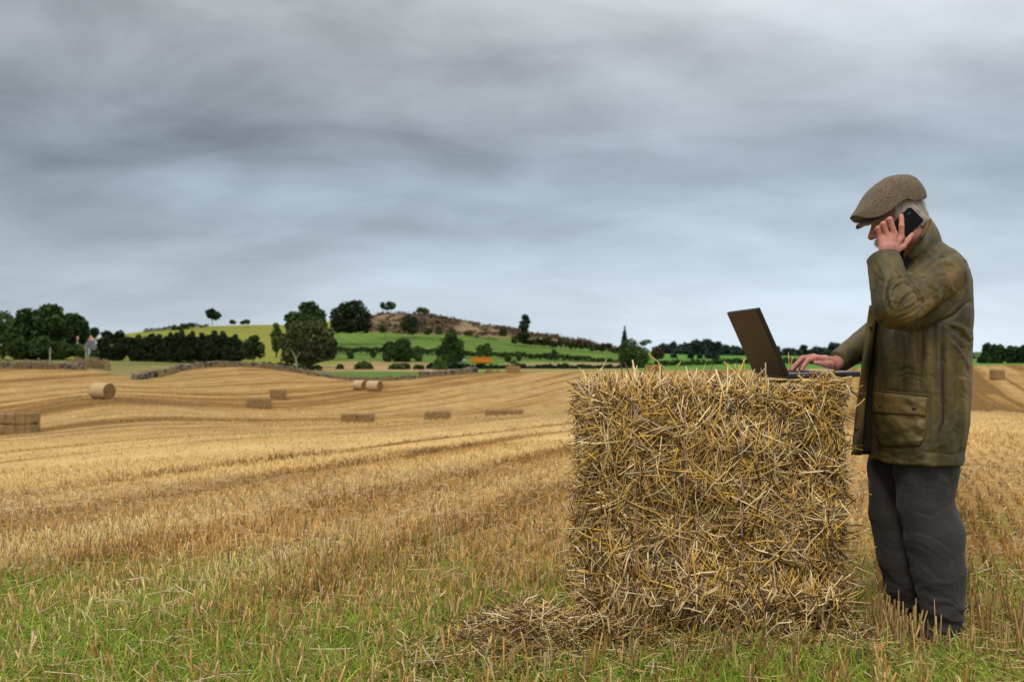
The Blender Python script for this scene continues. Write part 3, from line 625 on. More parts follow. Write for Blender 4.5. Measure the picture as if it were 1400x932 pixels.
# -- hedges: dense leaf clumps along a line on the ground
def hedge(label, pts, hpx, col=GDK, n=2600, wob_=.3, group=None, vb=True):
    """pts (u, v, d): line seen at photo pixel (u, v) at distance d"""
    pts = np.array(pts, float); us = np.linspace(pts[0, 0], pts[-1, 0], 60)
    vs = np.interp(us, pts[:, 0], pts[:, 1]); ds = np.interp(us, pts[:, 0], pts[:, 2])
    X = (us - CX) / F * ds; m = ds / F; gz = height(X, ds)
    zb = np.minimum(CH - (vs - CY) * m, gz + hpx * m * .4)
    q = rng.uniform(0, 59, n); i = q.astype(int); f = q - i; j = np.minimum(i + 1, 59)
    lp = lambda a: a[i] * (1 - f) + a[j] * f
    hh = hpx * lp(m) * (1 + wob_ * vnoise(lp(us) * .12, 0, 0, 17) + .5 * wob_ * vnoise(lp(us) * .5, 0, 0, 18))
    an = rng.uniform(0, math.pi, n); rr = rng.uniform(.6, 1, n)
    p = np.stack([lp(X), lp(ds) + np.cos(an) * hh * .45 * rr, lp(zb) - .3 + np.sin(an) ** .6 * (hh * .92 + .3) * rr], -1)
    s = hpx * lp(m) * .22 * rng.uniform(.6, 1.4, n)
    a = rng.normal(0, 1, (n, 3)); a /= np.linalg.norm(a, axis=1, keepdims=True)
    b_ = np.cross(a, rng.normal(0, 1, (n, 3))); b_ /= np.linalg.norm(b_, axis=1, keepdims=True)
    V = np.stack([p - a * s[:, None], p + b_ * s[:, None] * .8, p + a * s[:, None], p - b_ * s[:, None] * .8], 1).reshape(-1, 3)
    c = mixc(np.broadcast_to(np.array(col[0]), (n, 3)), np.array(col[1]), np.clip(.4 + .5 * vnoise(lp(us) * .3, 0, 0, 19) + rng.normal(0, .2, n), 0, 1))
    o = link('hedge', npmesh('hedge', V, np.arange(4 * n), 4, np.repeat(c, 4, 0)), M_leaf)
    tag(o, label, 'hedge', group); return o
hedge('dark hedge between the two green fields on the hill', [(455, 471, 330), (506, 470, 332), (560, 476, 335), (633, 484, 335), (706, 488, 335), (778, 492, 330), (846, 498, 320)], 7, GDK, 5200)
hedge('thick dark roadside hedge at the foot of the hill', [(584, 506, 232), (650, 507, 232), (700, 508, 232), (760, 508.5, 232), (830, 509, 232), (905, 508, 236)], 10, ((.012, .028, .010), (.036, .065, .018)), 6500, .25)
hedge('ragged brown-green hedge along the lower heath skyline', [(700, 463, 430), (754, 467, 430), (803, 474, 430), (850, 483, 425)], 9, ((.035, .04, .018), (.09, .085, .035)), 2400, .5)
hedge('dark hedge behind the near bale under the distant wood', [(896, 500, 270), (940, 499, 275), (966, 499, 280), (1000, 498, 300), (1080, 497, 300), (1200, 497, 300)], 8, GDK, 3400)
hedge('patchy dark scrub across the brown heath slope', [(510, 440, 470), (560, 440, 480), (620, 446, 470), (680, 455, 450)], 4, ((.06, .045, .025), (.13, .10, .05)), 700, .9)
hedge('low hedge line on the left hill skyline', [(196, 455, 520), (240, 449, 525), (285, 446, 530)], 4, GDK, 900, .5)
hedge('dark bank of shrubs behind the stone wall left of the big layered tree', [(330, 502, 205), (380, 502, 205), (440, 503, 205)], 7, ((.02, .03, .012), (.05, .065, .02)), 1200, .4)
hedge('low green-black growth below the far left trees', [(-40, 497, 232), (60, 498, 232), (140, 499, 234), (240, 499, 238), (340, 499, 238)], 6, ((.02, .035, .010), (.05, .07, .02)), 2600, .3)

# -- dry stone wall along the far edge of the stubble
M_stone = mat('wall stone', attr=True, rough=.9, spec=.2, nscale=2.5, namt=.3)
def stone_wall(label, u0, u1, hm, n):
    us = np.linspace(u0, u1, n); ds = edge_d(us) + .6; X = (us - CX) / F * ds; Z = height(X, ds)
    V = []; Fc = []; cols = []
    for i in range(n):
        hh = hm * (1 + .22 * float(vnoise(us[i] * .11, 0, 0, 77))); rows = max(2, int(hh / .24))
        for r in range(rows):
            sx, sz = rng.uniform(.28, .62), rng.uniform(.2, .3)
            x = X[i] + rng.uniform(-.25, .25); y = ds[i] + rng.uniform(-.12, .12); z = Z[i] + r * hh / rows + .1
            v, f = boxes([(x, y, z, sx, rng.uniform(.35, .6), sz, rng.uniform(-.4, .4))])
            v = [tuple(np.array(p) + rng.normal(0, .045, 3)) for p in v]; k = len(V); V += v; Fc += [tuple(q + k for q in t) for t in f]
            c = np.array((.20, .165, .125)) * rng.uniform(.3, 1.35) * (1 if rng.uniform() > .2 else 1.6); cols += [c] * 8
    fl = np.array(Fc).ravel()
    o = link('dry_stone_wall', npmesh('wall', np.array(V), fl, 4, np.array(cols)), M_stone); tag(o, label, 'wall', 'dry stone walls at the field edge')
stone_wall('tumbledown stone wall at far left, half hidden by tan grass', -30, 112, .95, 330)
stone_wall('grey dry stone wall climbing over the knoll in front of the plantation', 184, 400, .85, 620)
stone_wall('low grey stone wall in the dip beside the two round bales', 405, 566, .55, 380)
stone_wall('grey stone wall rising to the brow right of the round bales', 576, 650, .95, 260)
# tan rough grass along the wall
def rough_grass(n, u0, u1, off0, off1, h, name='rough_grass'):
    u = rng.uniform(u0, u1, n); d = edge_d(u) + rng.uniform(off0, off1, n); x = (u - CX) / F * d
    kk = vnoise(u * .10, d * .5, 0, 81) + .5 * vnoise(u * .5, d * .9, 0, 82) > 0.0; u = u[kk]; d = d[kk]; x = x[kk]; n = len(x); z = height(x, d)
    hh = h * rng.uniform(.25, 1.25, n) * (1 + .5 * vnoise(u * .3, 0, 0, 83)); az = rng.uniform(0, 6.28, n); tl = rng.normal(0, .25, n)
    C0 = np.stack([x, d, z - .05], -1); Dv = np.stack([np.sin(tl) * np.cos(az), np.sin(tl) * np.sin(az), np.cos(tl)], -1) * hh[:, None]
    Cn = np.stack([C0, C0 + Dv], 1)
    V, Fq = tubes(Cn, np.stack([np.full(n, .055), np.full(n, .015)], 1), 3)
    c = mixc(np.broadcast_to(np.array((.36, .25, .12)), (n, 3)), np.array((.14, .12, .045)), rng.uniform(-.6, 1, n))
    return link(name, npmesh(name, V, Fq, 4, np.repeat(c, 6, 0)), M_straw)
tag(rough_grass(7000, -30, 118, -1.4, 4, .9), 'tan rough grass over the tumbledown wall', 'grass', kind='stuff')
tag(rough_grass(15000, 215, 410, -3.0, .2, .6), 'tan grass at the foot of the wall on the knoll', 'grass', kind='stuff')
tag(rough_grass(7000, 410, 690, -1.8, .3, .55), 'tan grass at the foot of the low wall', 'grass', kind='stuff')
tag(rough_grass(6000, 96, 150, 8, 24, 1.0), 'mound of brown grass behind the field at left', 'grass', kind='stuff')

def scrub(n, label):
    u = rng.uniform(505, 860, n); d = rng.uniform(380, 565, n); x = (u - CX) / F * d; z = height(x, d); v = CY + F * (CH - z) / d
    bl = np.interp(u, [440, 506, 560, 633, 681, 730, 803, 846, 900], [452, 454, 457, 458, 461, 464, 473, 478, 484]); k = (v < bl - .5) & (vnoise(x * .06, d * .03, 0, 85) > rng.uniform(-.5, .9, n)); u, d, x, z = u[k], d[k], x[k], z[k]; n = len(x)
    m = 14; p = np.repeat(np.stack([x, d, z], -1), m, 0) + np.stack([rng.normal(0, 1.1, n * m), rng.normal(0, 1.1, n * m), np.abs(rng.normal(.45, .4, n * m))], -1); s_ = rng.uniform(.3, .8, n * m)
    a = rng.normal(0, 1, (n * m, 3)); a /= np.linalg.norm(a, axis=1, keepdims=True); b_ = np.cross(a, rng.normal(0, 1, a.shape)); b_ /= np.linalg.norm(b_, axis=1, keepdims=True)
    V = np.stack([p - a * s_[:, None], p + b_ * s_[:, None], p + a * s_[:, None], p - b_ * s_[:, None]], 1).reshape(-1, 3)
    t = np.repeat(rng.uniform(0, 1, n), m * 4); c = np.where(t[:, None] < .45, np.array((.11, .065, .045)), np.where(t[:, None] < .75, np.array((.17, .12, .06)), np.array((.085, .09, .03)))) * np.repeat(rng.uniform(.6, 1.3, n * m), 4)[:, None]
    tag(link('heather', npmesh('h', V, np.arange(4 * n * m), 4, c), M_leaf), label, 'heather', kind='stuff')
scrub(1700, 'heather and scrub covering the brown hilltop')
# -- poles
M_pole = mat('weathered pole', base=(.33, .30, .26), rough=.8, nscale=4, namt=.3)
def pole(u, d, vb, vt, label):
    m = d / F; z0 = CH - (vb - CY) * m; h = (vb - vt) * m; x, y, _ = G(u, d)
    root = empty('utility_pole', (x, y, z0)); tag(root, label, 'pole', 'wooden poles at far left')
    v, f = tube_path([(0, 0, -1), (0, 0, h * .5), (0, 0, h)], [.15, .13, .11], 8); link('post', pymesh('p', v, f), M_pole, root, keep=True)
    v, f = tube_path([(0, 0, h), (0, 0, h + .12)], [.14, .05], 8); link('cap', pymesh('p', v, f), M_pole, root, keep=True)
pole(68.5, 178, 499, 476, 'left of two thin pale poles before the dark trees')
pole(117.5, 200, 492, 470, 'right of two thin pale poles, before the white farmhouse')
# -- farmhouse
M_white = mat('white render', base=(.72, .73, .74), rough=.8, nscale=.8, namt=.08)
M_slate = mat('slate roof', base=(.12, .125, .14), rough=.7, nscale=2, namt=.25)
M_pinkroof = mat('clay roof', base=(.36, .20, .16), rough=.8, nscale=1.5, namt=.25)
M_glassd = mat('dark window glass', base=(.03, .035, .04), rough=.15, spec=.6)
def house(u, d, vb, W, D_, Hw, Hr, rz, roofm, label, wins, door=True):
    m = d / F; x = (u - CX) * m; root = empty('farmhouse', (x, d, CH - (vb - CY) * m), rz); tag(root, label, 'house')
    a, b = W / 2, D_ / 2
    v = [(-a, -b, -1), (a, -b, -1), (a, b, -1), (-a, b, -1), (-a, -b, Hw), (a, -b, Hw), (a, b, Hw), (-a, b, Hw), (-a, 0, Hw + Hr), (a, 0, Hw + Hr)]
    link('wall', pymesh('w', v, [(0, 1, 5, 4), (2, 3, 7, 6), (1, 2, 6, 9, 5), (3, 0, 4, 8, 7), (3, 2, 1, 0)]), M_white, root, keep=True)
    e = .3; t = .15
    rv = [(-a - e, -b - e, Hw - e * Hr / b), (a + e, -b - e, Hw - e * Hr / b), (a + e, 0, Hw + Hr), (-a - e, 0, Hw + Hr), (a + e, b + e, Hw - e * Hr / b), (-a - e, b + e, Hw - e * Hr / b)]
    rv2 = [(p[0], p[1], p[2] + t) for p in rv]; rr = [(p[0], p[1], p[2] + .01) for p in rv]
    rf = link('roof', pymesh('r', rr + rv2, [(0, 1, 2, 3), (3, 2, 4, 5), (6, 9, 8, 7), (9, 11, 10, 8), (0, 6, 7, 1), (5, 4, 10, 11), (0, 3, 9, 6), (3, 5, 11, 9), (1, 7, 8, 2), (2, 8, 10, 4)]), roofm, root, keep=True)
    for cx_ in ((-a + .5, a - .5) if roofm is not M_pinkroof else ()):
        v, f = boxes([(cx_, 0, Hw + Hr + .3, .6, .7, 1.2)]); ch = link('chimney', pymesh('c', v, f), M_white, rf, keep=True)
    for (wx, wz) in wins:
        v, f = boxes([(wx, -b - .03, wz, .9, .08, 1.2)]); wo = link('window', pymesh('w', v, f), M_white, root, keep=True)
        v, f = boxes([(wx, -b - .075, wz, .7, .02, 1.0)]); link('pane', pymesh('w', v, f), M_glassd, wo, keep=True)
    if door:
        v, f = boxes([(0, -b - .03, 1.0, 1.0, .08, 2.0)]); link('door', pymesh('w', v, f), M_slate, root, keep=True)
house(125, 275, 486, 5.2, 5, 2.5, 1.6, R(55), M_slate, 'white gabled farmhouse glimpsed between dark trees at far left', [(-1.6, 1.5), (1.6, 1.5)])
house(136.5, 268, 485, 2.6, 3, 2.2, .8, 0, M_slate, 'small white outbuilding against the left end of the plantation', [(0.0, 1.3)], False)
house(112, 330, 471, 7, 5, 1.6, 1.8, R(10), M_pinkroof, 'farm building with a pinkish roof behind the open-crowned tree', [(-2, 1.0), (2, 1.0)])
# -- orange trailer + pale blue water tank
M_orange = mat('orange paint', base=(.62, .22, .02), rough=.5, nscale=1.2, namt=.15)
M_dark = mat('dark rubber', base=(.02, .02, .02), rough=.8)
def trailer():
    u, d, vb = 659, 290, 499.5; m = d / F; root = empty('trailer', ((u - CX) * m, d, CH - (vb - CY) * m)); tag(root, 'orange high-sided farm trailer parked behind the roadside hedge', 'trailer')
    L_, Hh = 27 * m, 10 * m; z0 = .9
    v, f = boxes([(0, -1.1, z0 + Hh / 2 - .3, L_, .08, Hh - .5), (0, 1.1, z0 + Hh / 2 - .3, L_, .08, Hh - .5), (-L_ / 2 + .04, 0, z0 + Hh / 2 - .3, .08, 2.1, Hh - .5), (L_ / 2 - .04, 0, z0 + Hh / 2 - .3, .08, 2.1, Hh - .5), (0, 0, z0 - .05, L_ - .2, 2.1, .1)] + [(-L_ / 2 + .3 + i * (L_ - .6) / 7, -1.18, z0 + Hh / 2 - .3, .1, .08, Hh - .5) for i in range(8)] + [(0, -1.19, z0 + Hh - .6, L_, .1, .12)])
    link('body', pymesh('b', v, f), M_orange, root, keep=True)
    v, f = boxes([(0, 0, z0 - .25, L_ * .9, .9, .2), (-L_ / 2 - .9, 0, .65, 1.8, .12, .12)]); link('chassis', pymesh('b', v, f), M_dark, root, keep=True)
    for wx in (.3, 1.6):
        for sy in (-1, 1):
            v, f = tube_path([(wx, sy * .95 - .15, .5), (wx, sy * .95 + .15, .5)], [.5, .5], 20); wh = link('wheel', pymesh('w', v, f), M_dark, root, keep=True)
            v, f = tube_path([(wx, sy * .95 - .17, .5), (wx, sy * .95 + .17, .5)], [.22, .22], 14); link('rim', pymesh('w', v, f), M_orange, wh, keep=True)
trailer()
def tank():
    u, d, vb = 632, 292, 498; m = d / F; root = empty('water_tank', ((u - CX) * m, d, CH - (vb - CY) * m)); tag(root, 'small pale blue tank left of the orange trailer', 'tank')
    v, f = tube_path([(-.9, 0, 1.0), (-.8, 0, 1.0), (.8, 0, 1.0), (.9, 0, 1.0)], [.5, .72, .72, .5], 18); link('barrel', pymesh('b', v, f), mat('pale blue plastic', base=(.28, .36, .45), rough=.5, nscale=2, namt=.2), root, keep=True)
    for sx_ in (-.5, .5): v, f = boxes([(sx_, 0, .15, .15, 1.1, .5)]); link('leg', pymesh('b', v, f), M_dark, root, keep=True)
    v, f = tube_path([(0, 0, 1.68), (0, 0, 1.85)], [.2, .2], 12); link('lid', pymesh('b', v, f), M_dark, root, keep=True)
tank()

# -- bales lying in the field
M_bale = mat('far bale straw', base=(.29, .19, .075), rough=.9, nscale=7, namt=.45, nscale2=40, bump=(14, .06, .8))
M_baleend = mat('round bale wrap', base=(.52, .38, .20), rough=.85, nscale=5, namt=.22, nscale2=30, bump=(14, .04, .6))
M_spiral = mat('round bale end straw', base=(.26, .155, .055), rough=.9, nscale=6, namt=.35, bump=(20, .05, .7))
M_twine = mat('twine', base=(.30, .12, .09), rough=.8)
def fuzz(me, amt, scale, seed):
    n = len(me.vertices); co = np.empty(n * 3, np.float32); me.vertices.foreach_get('co', co); co = co.reshape(-1, 3)
    d = np.stack([vnoise(co[:, 0] * scale, co[:, 1] * scale, co[:, 2] * scale, seed + k) for k in range(3)], -1)
    co = co + amt * d; me.vertices.foreach_set('co', co.astype(np.float32).ravel()); me.update()
def sub_box(sx, sy, sz, r, cuts):
    import bmesh
    bm = bmesh.new(); bmesh.ops.create_cube(bm, size=1); bmesh.ops.scale(bm, vec=(sx, sy, sz), verts=bm.verts)
    bmesh.ops.bevel(bm, geom=bm.edges[:], offset=r, segments=2, affect='EDGES', profile=.5)
    bmesh.ops.subdivide_edges(bm, edges=bm.edges[:], cuts=cuts, use_grid_fill=True)
    me = bpy.data.meshes.new('m'); bm.to_mesh(me); bm.free(); return me
def square_bale(x, y, z, sx, sy, sz, rz, label, group='rectangular bales lying in the field', nt_=4, seed=1):
    root = empty('straw_bale', (x, y, z), rz); tag(root, label, 'bale', group)
    me = sub_box(sx, sy, sz, .05, 5); fuzz(me, .05, 3.0, seed); fuzz(me, .03, 9.0, seed + 9)
    b = link('straw_block', me, M_bale, root, keep=True, smooth=True); b.location = (0, 0, sz / 2)
    V = []; Fc = []
    for i in range(nt_):
        xx = -sx / 2 + sx * (i + .5) / nt_
        v, f = tube_path([(xx, -sy / 2 - .03, .04), (xx, -sy / 2 - .03, sz + .03), (xx, sy / 2 + .03, sz + .03), (xx, sy / 2 + .03, .04)], [.012] * 4, 5)
        link('twine', pymesh('t', v, f), M_twine, root, keep=True)
def px_bale(u0, u1, vb, vt, depth, d, label, rz=0, seed=1, sink=0.0):
    m = d / F; u = (u0 + u1) / 2; x = (u - CX) * m; z = float(height(x, d)) - sink
    square_bale(x, d, z - .03, (u1 - u0) * m, depth, (vb - vt) * m, rz, label, seed=seed)
# left stack: two layers, two bales seen in each
mL = 45 / F
zL = float(height((8 - CX) * mL, 45)) - .05
for r in range(2):
    for i, (ua, ub) in enumerate([(-62, -7), (-6, 49)]):
        lb = {(0, 0): 'lower bale of the stack at far left, mostly outside the picture', (0, 1): 'lower bale of the two-layer stack at the left edge', (1, 0): 'upper bale of the stack at far left, mostly outside the picture', (1, 1): 'upper bale of the two-layer stack at the left edge'}[(r, i)]
        square_bale(((ua + ub) / 2 - CX) * mL, 45, zL + r * 15.5 * mL, 54 * mL, 1.0, 15.2 * mL, 0, lb, 'bales stacked at the left edge', 4, 3 + r * 2 + i)
px_bale(339, 370, 559, 545, 1.2, 88, 'rectangular bale in the valley, the nearer of a staggered pair', .08, 11)
px_bale(369, 391, 545, 531.5, 1.6, 103, 'rectangular bale in the valley, the farther of a staggered pair', .25, 12)
px_bale(467.5, 489, 578, 566, 1.0, 64, 'left of two bales laid end to end below the round bales', 0, 13, .0)
px_bale(489.5, 511, 577.5, 565.5, 1.0, 64, 'right of two bales laid end to end below the round bales', 0, 14, .0)
px_bale(581, 616, 575, 562, 1.0, 66, 'bale half sunk behind the crest, left of the palest one', 0, 15)
px_bale(664, 690, 570, 555, 1.0, 70, 'left of two pale bales just behind the crest', 0, 16)
px_bale(690.5, 715, 570, 555.5, 1.0, 70, 'right of two pale bales just behind the crest', 0, 17)
px_bale(692, 711, 513, 503.5, 1.5, 160, 'bale on the brow in front of the roadside hedge', 0, 18)
px_bale(882, 903, 512, 503, 1.5, 162, 'bale on the brow behind the near bale', 0, 19)
px_bale(1356, 1370, 509, 495.5, 1.5, 132, 'bale alone on the slope below the right copse', .1, 20)
def round_bale(u, vb, d, wpx, dia, rz, label):
    m = d / F; r = dia / 2 * m; hw = wpx / 2 * m; x = (u - CX) * m
    root = empty('round_bale', (x, d, float(height(x, d)) - .05), rz); tag(root, label, 'bale', 'round bales in the field')
    K = 40; V = []; Fc = []
    prof = [(-hw, r * .93), (-hw * .96, r), (-hw * .5, r * 1.01), (0, r * 1.0), (hw * .5, r * 1.01), (hw * .96, r), (hw, r * .93)]
    for (xx, rr) in prof:
        for k in range(K):
            a = 2 * math.pi * k / K; q = rr * (1 + .012 * math.sin(5 * a + xx * 3)); V.append((xx, q * math.cos(a), r + q * math.sin(a) * .98))
    for i in range(len(prof) - 1):
        for k in range(K): Fc.append((i * K + k, (i + 1) * K + k, (i + 1) * K + (k + 1) % K, i * K + (k + 1) % K))
    link('net_wrap', pymesh('n', V, Fc), M_baleend, root, keep=True, smooth=True)
    for s in (-1, 1):
        V = [(s * hw * .97, 0, r)]; Fc = []; rings = 9
        for j in range(1, rings + 1):
            rr = r * .94 * j / rings
            for k in range(K):
                a = 2 * math.pi * k / K; V.append((s * (hw * .97 + .03 * math.sin(j * 2.2 + a)), rr * math.cos(a), r + rr * math.sin(a) * .98))
        for k in range(K): Fc.append((0, 1 + k, 1 + (k + 1) % K) if s > 0 else (0, 1 + (k + 1) % K, 1 + k))
        for j in range(rings - 1):
            for k in range(K):
                q = (1 + j * K + k, 1 + (j + 1) * K + k, 1 + (j + 1) * K + (k + 1) % K, 1 + j * K + (k + 1) % K); Fc.append(q if s > 0 else q[::-1])
        link('end_face', pymesh('n', V, Fc), M_spiral, root, keep=True, smooth=True)
round_bale(140, 541, 74, 27, 23, R(-27), 'large pale round bale on its side, alone at left')
round_bale(492, 528, 119, 17, 14, R(-35), 'left one of two round bales lying side by side')
round_bale(512, 529, 117, 19, 15, R(-30), 'right one of two round bales lying side by side')
# ---------------------------------------------------------------- the near straw bale
bx0, bx1, by0, by1 = .305, 1.240, 3.77, 4.58; bz1 = .955
M_core = mat('packed straw', base=(.055, .03, .010), rough=.95, nscale=25, namt=.5, nscale2=90, bump=(60, .02, .8))  # core colour near black: shade between the straws painted in
M_bstraw = mat('bale straw', attr=True, rough=.55, spec=.4, nscale=70, namt=.2)
bale = empty('straw_bale', ((bx0 + bx1) / 2, (by0 + by1) / 2, 0)); tag(bale, 'big rectangular bale of loose golden straw used as a standing desk for the laptop', 'bale')
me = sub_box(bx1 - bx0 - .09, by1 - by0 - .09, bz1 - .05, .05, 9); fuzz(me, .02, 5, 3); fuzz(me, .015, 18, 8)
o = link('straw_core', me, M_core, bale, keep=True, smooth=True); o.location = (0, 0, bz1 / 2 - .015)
def bale_pt(face, a, b, depth):
    """a, b in 0..1 over a face, depth outward; corners rounded, surface lumpy"""
    n = len(a); e = lambda q: np.maximum(np.abs(q - .5) - .42, 0) / .08
    dr = depth - .046 * (e(a) ** 2 + e(b) ** 2)
    if face in ('front', 'back'):
        x = bx0 + a * (bx1 - bx0); z = b * bz1; lump = .016 * vnoise(x * 4.5, z * 4.5, 1.0 if face == 'front' else 7.0, 91) + .018 * vnoise(x * 12, z * 12, 2, 92) - .016 * np.exp(-((np.mod(x - .22, .245) - .12) / .012) ** 2)
        y = (by0 - dr - lump) if face == 'front' else (by1 + dr + lump)
        sgn = -1 if face == 'front' else 1
        x = x + .035 * (1 - b) * (a - .42) * 1.7
        return np.stack([x, y, z], -1), np.array((0, sgn, 0.)), np.array((1., 0, 0)), np.array((0, 0, 1.))
    if face in ('left', 'right'):
        y = by0 + a * (by1 - by0); z = b * bz1; sgn = -1 if face == 'left' else 1
        lump = .024 * vnoise(y * 4.5, z * 4.5, 3 + sgn, 93) + .02 * vnoise(y * 1.3, z * 3.3, 3 + sgn, 94)
        x = (bx0 if sgn < 0 else bx1) + sgn * (dr + lump + .025 * (1 - b))
        return np.stack([x, y, z], -1), np.array((sgn, 0, 0.)), np.array((0, 1., 0)), np.array((0, 0, 1.))
    x = bx0 + a * (bx1 - bx0); y = by0 + b * (by1 - by0); z = bz1 + dr + .014 * vnoise(x * 5, y * 5, 0, 95)
    return np.stack([x, y, z], -1), np.array((0, 0, 1.)), np.array((1., 0, 0)), np.array((0, 1., 0))
def straw_col(n, dark=.3):
    t = rng.uniform(0, 1, n); c = np.empty((n, 3))
    c[:] = np.array((.56, .36, .11))
    c = mixc(c, np.array((.70, .44, .07)), rng.uniform(-.6, 1, n))           # golden
    k = t < .26; c[k] = np.array((.84, .66, .36)) * rng.uniform(.8, 1.15, (k.sum(), 1))   # pale dry
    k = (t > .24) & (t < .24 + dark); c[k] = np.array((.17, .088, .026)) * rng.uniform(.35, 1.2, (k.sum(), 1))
    k = (t > .86) & (t < .93); c[k] = np.array((.40, .31, .20))              # greyish
    return c * rng.uniform(.75, 1.2, (n, 1)) * np.array((1.10, 1.09, 1.10))
def bale_straws(face, n, lmin, lmax, dmin, dmax, out=.16, rmin=.0012, rmax=.0030, flat=.45, bias=None, dark=.3, bmin=0.0, bmax=1.0, amin=0.0, amax=1.0, zmax=.9):
    a = rng.uniform(amin, amax, n); b = rng.uniform(bmin, bmax, n); dep = rng.uniform(dmin, dmax, n)
    p, nr, ta, tb = bale_pt(face, a, b, dep)
    th = rng.uniform(0, np.pi, n)
    if bias is not None: th = np.where(rng.uniform(0, 1, n) < .55, rng.normal(bias, .5, n), th)
    L_ = lmin + (lmax - lmin) * rng.beta(1.5, 3, n); tl = rng.normal(0, out, n); cv = rng.normal(0, .35, n)
    K = 4; tt = np.linspace(-.5, .5, K); Cn = np.empty((n, K, 3))
    for k in range(K):
        ang = th + cv * tt[k] * 1.0
        Cn[:, k] = p + (ta[None] * np.cos(ang)[:, None] + tb[None] * np.sin(ang)[:, None]) * (L_ * tt[k])[:, None] + nr[None] * (np.sin(tl) * L_ * tt[k] - .4 * np.abs(tt[k]) * L_ * np.abs(rng.normal(0, .2, n)))[:, None]
    Cn[:, 2] += rng.normal(0, .003, (n, 3)); Cn[:, :, 2] = np.maximum(Cn[:, :, 2], .004)
    zone = (Cn[:, :, 0] > .98) & (Cn[:, :, 2] > .972); Cn[:, :, 2] = np.where(zone, .972 + (Cn[:, :, 2] - .972) * .15, Cn[:, :, 2])     # pressed flat under the laptop
    rr = rng.uniform(rmin, rmax, n)[:, None] * np.array([.9, 1, 1, .75])[None]
    return Cn, rr, straw_col(n, dark)
def straw_part(name, sets, parent):
    Vs = []; Fs = []; Cs = []; off = 0
    for (Cn, rr, c, flat) in sets:
        V, Fq = tubes(Cn, rr, 4, flat=flat, caps=True); Vs.append(V); Fs.append(Fq + off); Cs.append(np.repeat(c, Cn.shape[1] * 4, 0)); off += len(V)
    me = npmesh(name, np.concatenate(Vs), np.concatenate(Fs), 4, np.concatenate(Cs)); return link(name, me, M_bstraw, parent)
S = lambda *a, **k: (*bale_straws(*a, **k), k.get('flat', .45))
front = [S('front', 11000, .05, .20, -.058, -.016, flat=.3, out=.10, rmax=.0036, dark=.74), S('front', 6000, .05, .24, -.022, .002, out=.13, flat=.35, rmin=.0012, rmax=.0036, dark=.34), S('front', 1500, .09, .34, -.006, .012, out=.12, dark=.08, rmin=.0015, rmax=.0040, flat=.45),  # deepest straws mostly dark, the shade of the gaps put into their colour
         S('front', 6000, .07, .32, -.02, .008, bias=1.57, dark=.30, out=.11, flat=.35, rmin=.0012, rmax=.0038), S('front', 1300, .06, .2, .0, .035, bias=1.3, bmin=0, bmax=.2, dark=.40, out=.35, flat=.4, rmax=.0036)]
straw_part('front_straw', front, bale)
side = [S('left', 5200, .05, .2, -.03, .018, out=.28, flat=.35, bias=1.57, rmax=.0038, dark=.4), S('right', 5200, .05, .2, -.03, .022, out=.3, flat=.35, bias=1.45, rmax=.0038, dark=.35), S('left', 260, .06, .18, .0, .03, out=.9, dark=.3), S('right', 300, .06, .18, .0, .03, out=.9, dark=.3)]
straw_part('side_straw', side, bale)
straw_part('back_straw', [S('back', 4200, .05, .2, -.03, .015, flat=.35, rmax=.0038)], bale)
top = [S('top', 6500, .05, .2, -.03, .012, out=.25, flat=.35, rmax=.0040, dark=.25), S('top', 1500, .04, .13, -.01, .02, out=.7, dark=.15, bmax=.5), S('top', 420, .03, .10, .0, .03, out=1.1, dark=.2)]
straw_part('top_straw', top, bale)
# stray straws that stand up along the top edge, traced from what sticks out there
stray = []
for (u0, v0, u1, v1, yy) in [(927, 520, 886, 483, 3.9), (917, 522, 931, 494, 3.86), (905, 524, 912, 505, 3.85), (862, 527, 866, 497, 3.83), (856, 528, 869, 504, 3.88), (846, 527, 830, 515, 3.82), (880, 524, 892, 512, 3.9), (1018, 524, 1004, 497, 3.95), (1078, 512, 1084, 487, 4.3), (1079, 512, 1078, 482, 4.32), (960, 522, 968, 508, 3.9), (985, 522, 978, 507, 3.86), (838, 528, 847, 512, 3.8), (899, 524, 893, 508, 3.84), (945, 523, 939, 510, 3.9), (1148, 540, 1168, 525, 3.74), (800, 548, 786, 533, 3.8), (799, 535, 793, 526, 3.8), (1162, 560, 1182, 545, 3.76), (1160, 672, 1192, 676, 3.74)]:
    a = P(u0, v0, yy); b = P(u1, v1, yy + rng.uniform(-.03, .03)); n_ = rng.normal(0, .004, 3)
    stray.append(np.stack([a, a + (b - a) * .35 + n_, a + (b - a) * .7 + n_, b]))
stray = np.array(stray); 
# the tuft that flops over the laptop's edge
n_ = 150; cx_, cy_ = P(1132, 510, 3.80)[0], 3.80
a = np.stack([rng.normal(cx_, .036, n_), rng.normal(cy_ + .01, .025, n_), rng.uniform(.93, 1.0, n_)], -1)
dr_ = np.stack([rng.normal(-.3, .8, n_), rng.normal(0, .3, n_), rng.normal(.25, .35, n_)], -1); dr_ /= np.linalg.norm(dr_, axis=1, keepdims=True)
l_ = rng.uniform(.04, .12, n_)[:, None]
tuft = np.stack([a - dr_ * l_ * .4, a, a + dr_ * l_ * .4, a + dr_ * l_ * .8 - np.array((0, 0, .012))], 1)
tuft[:, :, 2] = np.minimum(tuft[:, :, 2], 1.028)
for q_s in stray:
    V, Fq = tubes(q_s[None], np.full((1, 4), .0026), 4, flat=.7); link('stray_straw', npmesh('s', V, Fq, 4, np.tile(np.array((.62, .42, .14)) * rng.uniform(.75, 1.15), (len(V), 1))), M_bstraw, bale)
straw_part('straw_tuft', [(tuft, np.full((n_, 4), .0026), straw_col(n_, .15), .4)], bale)
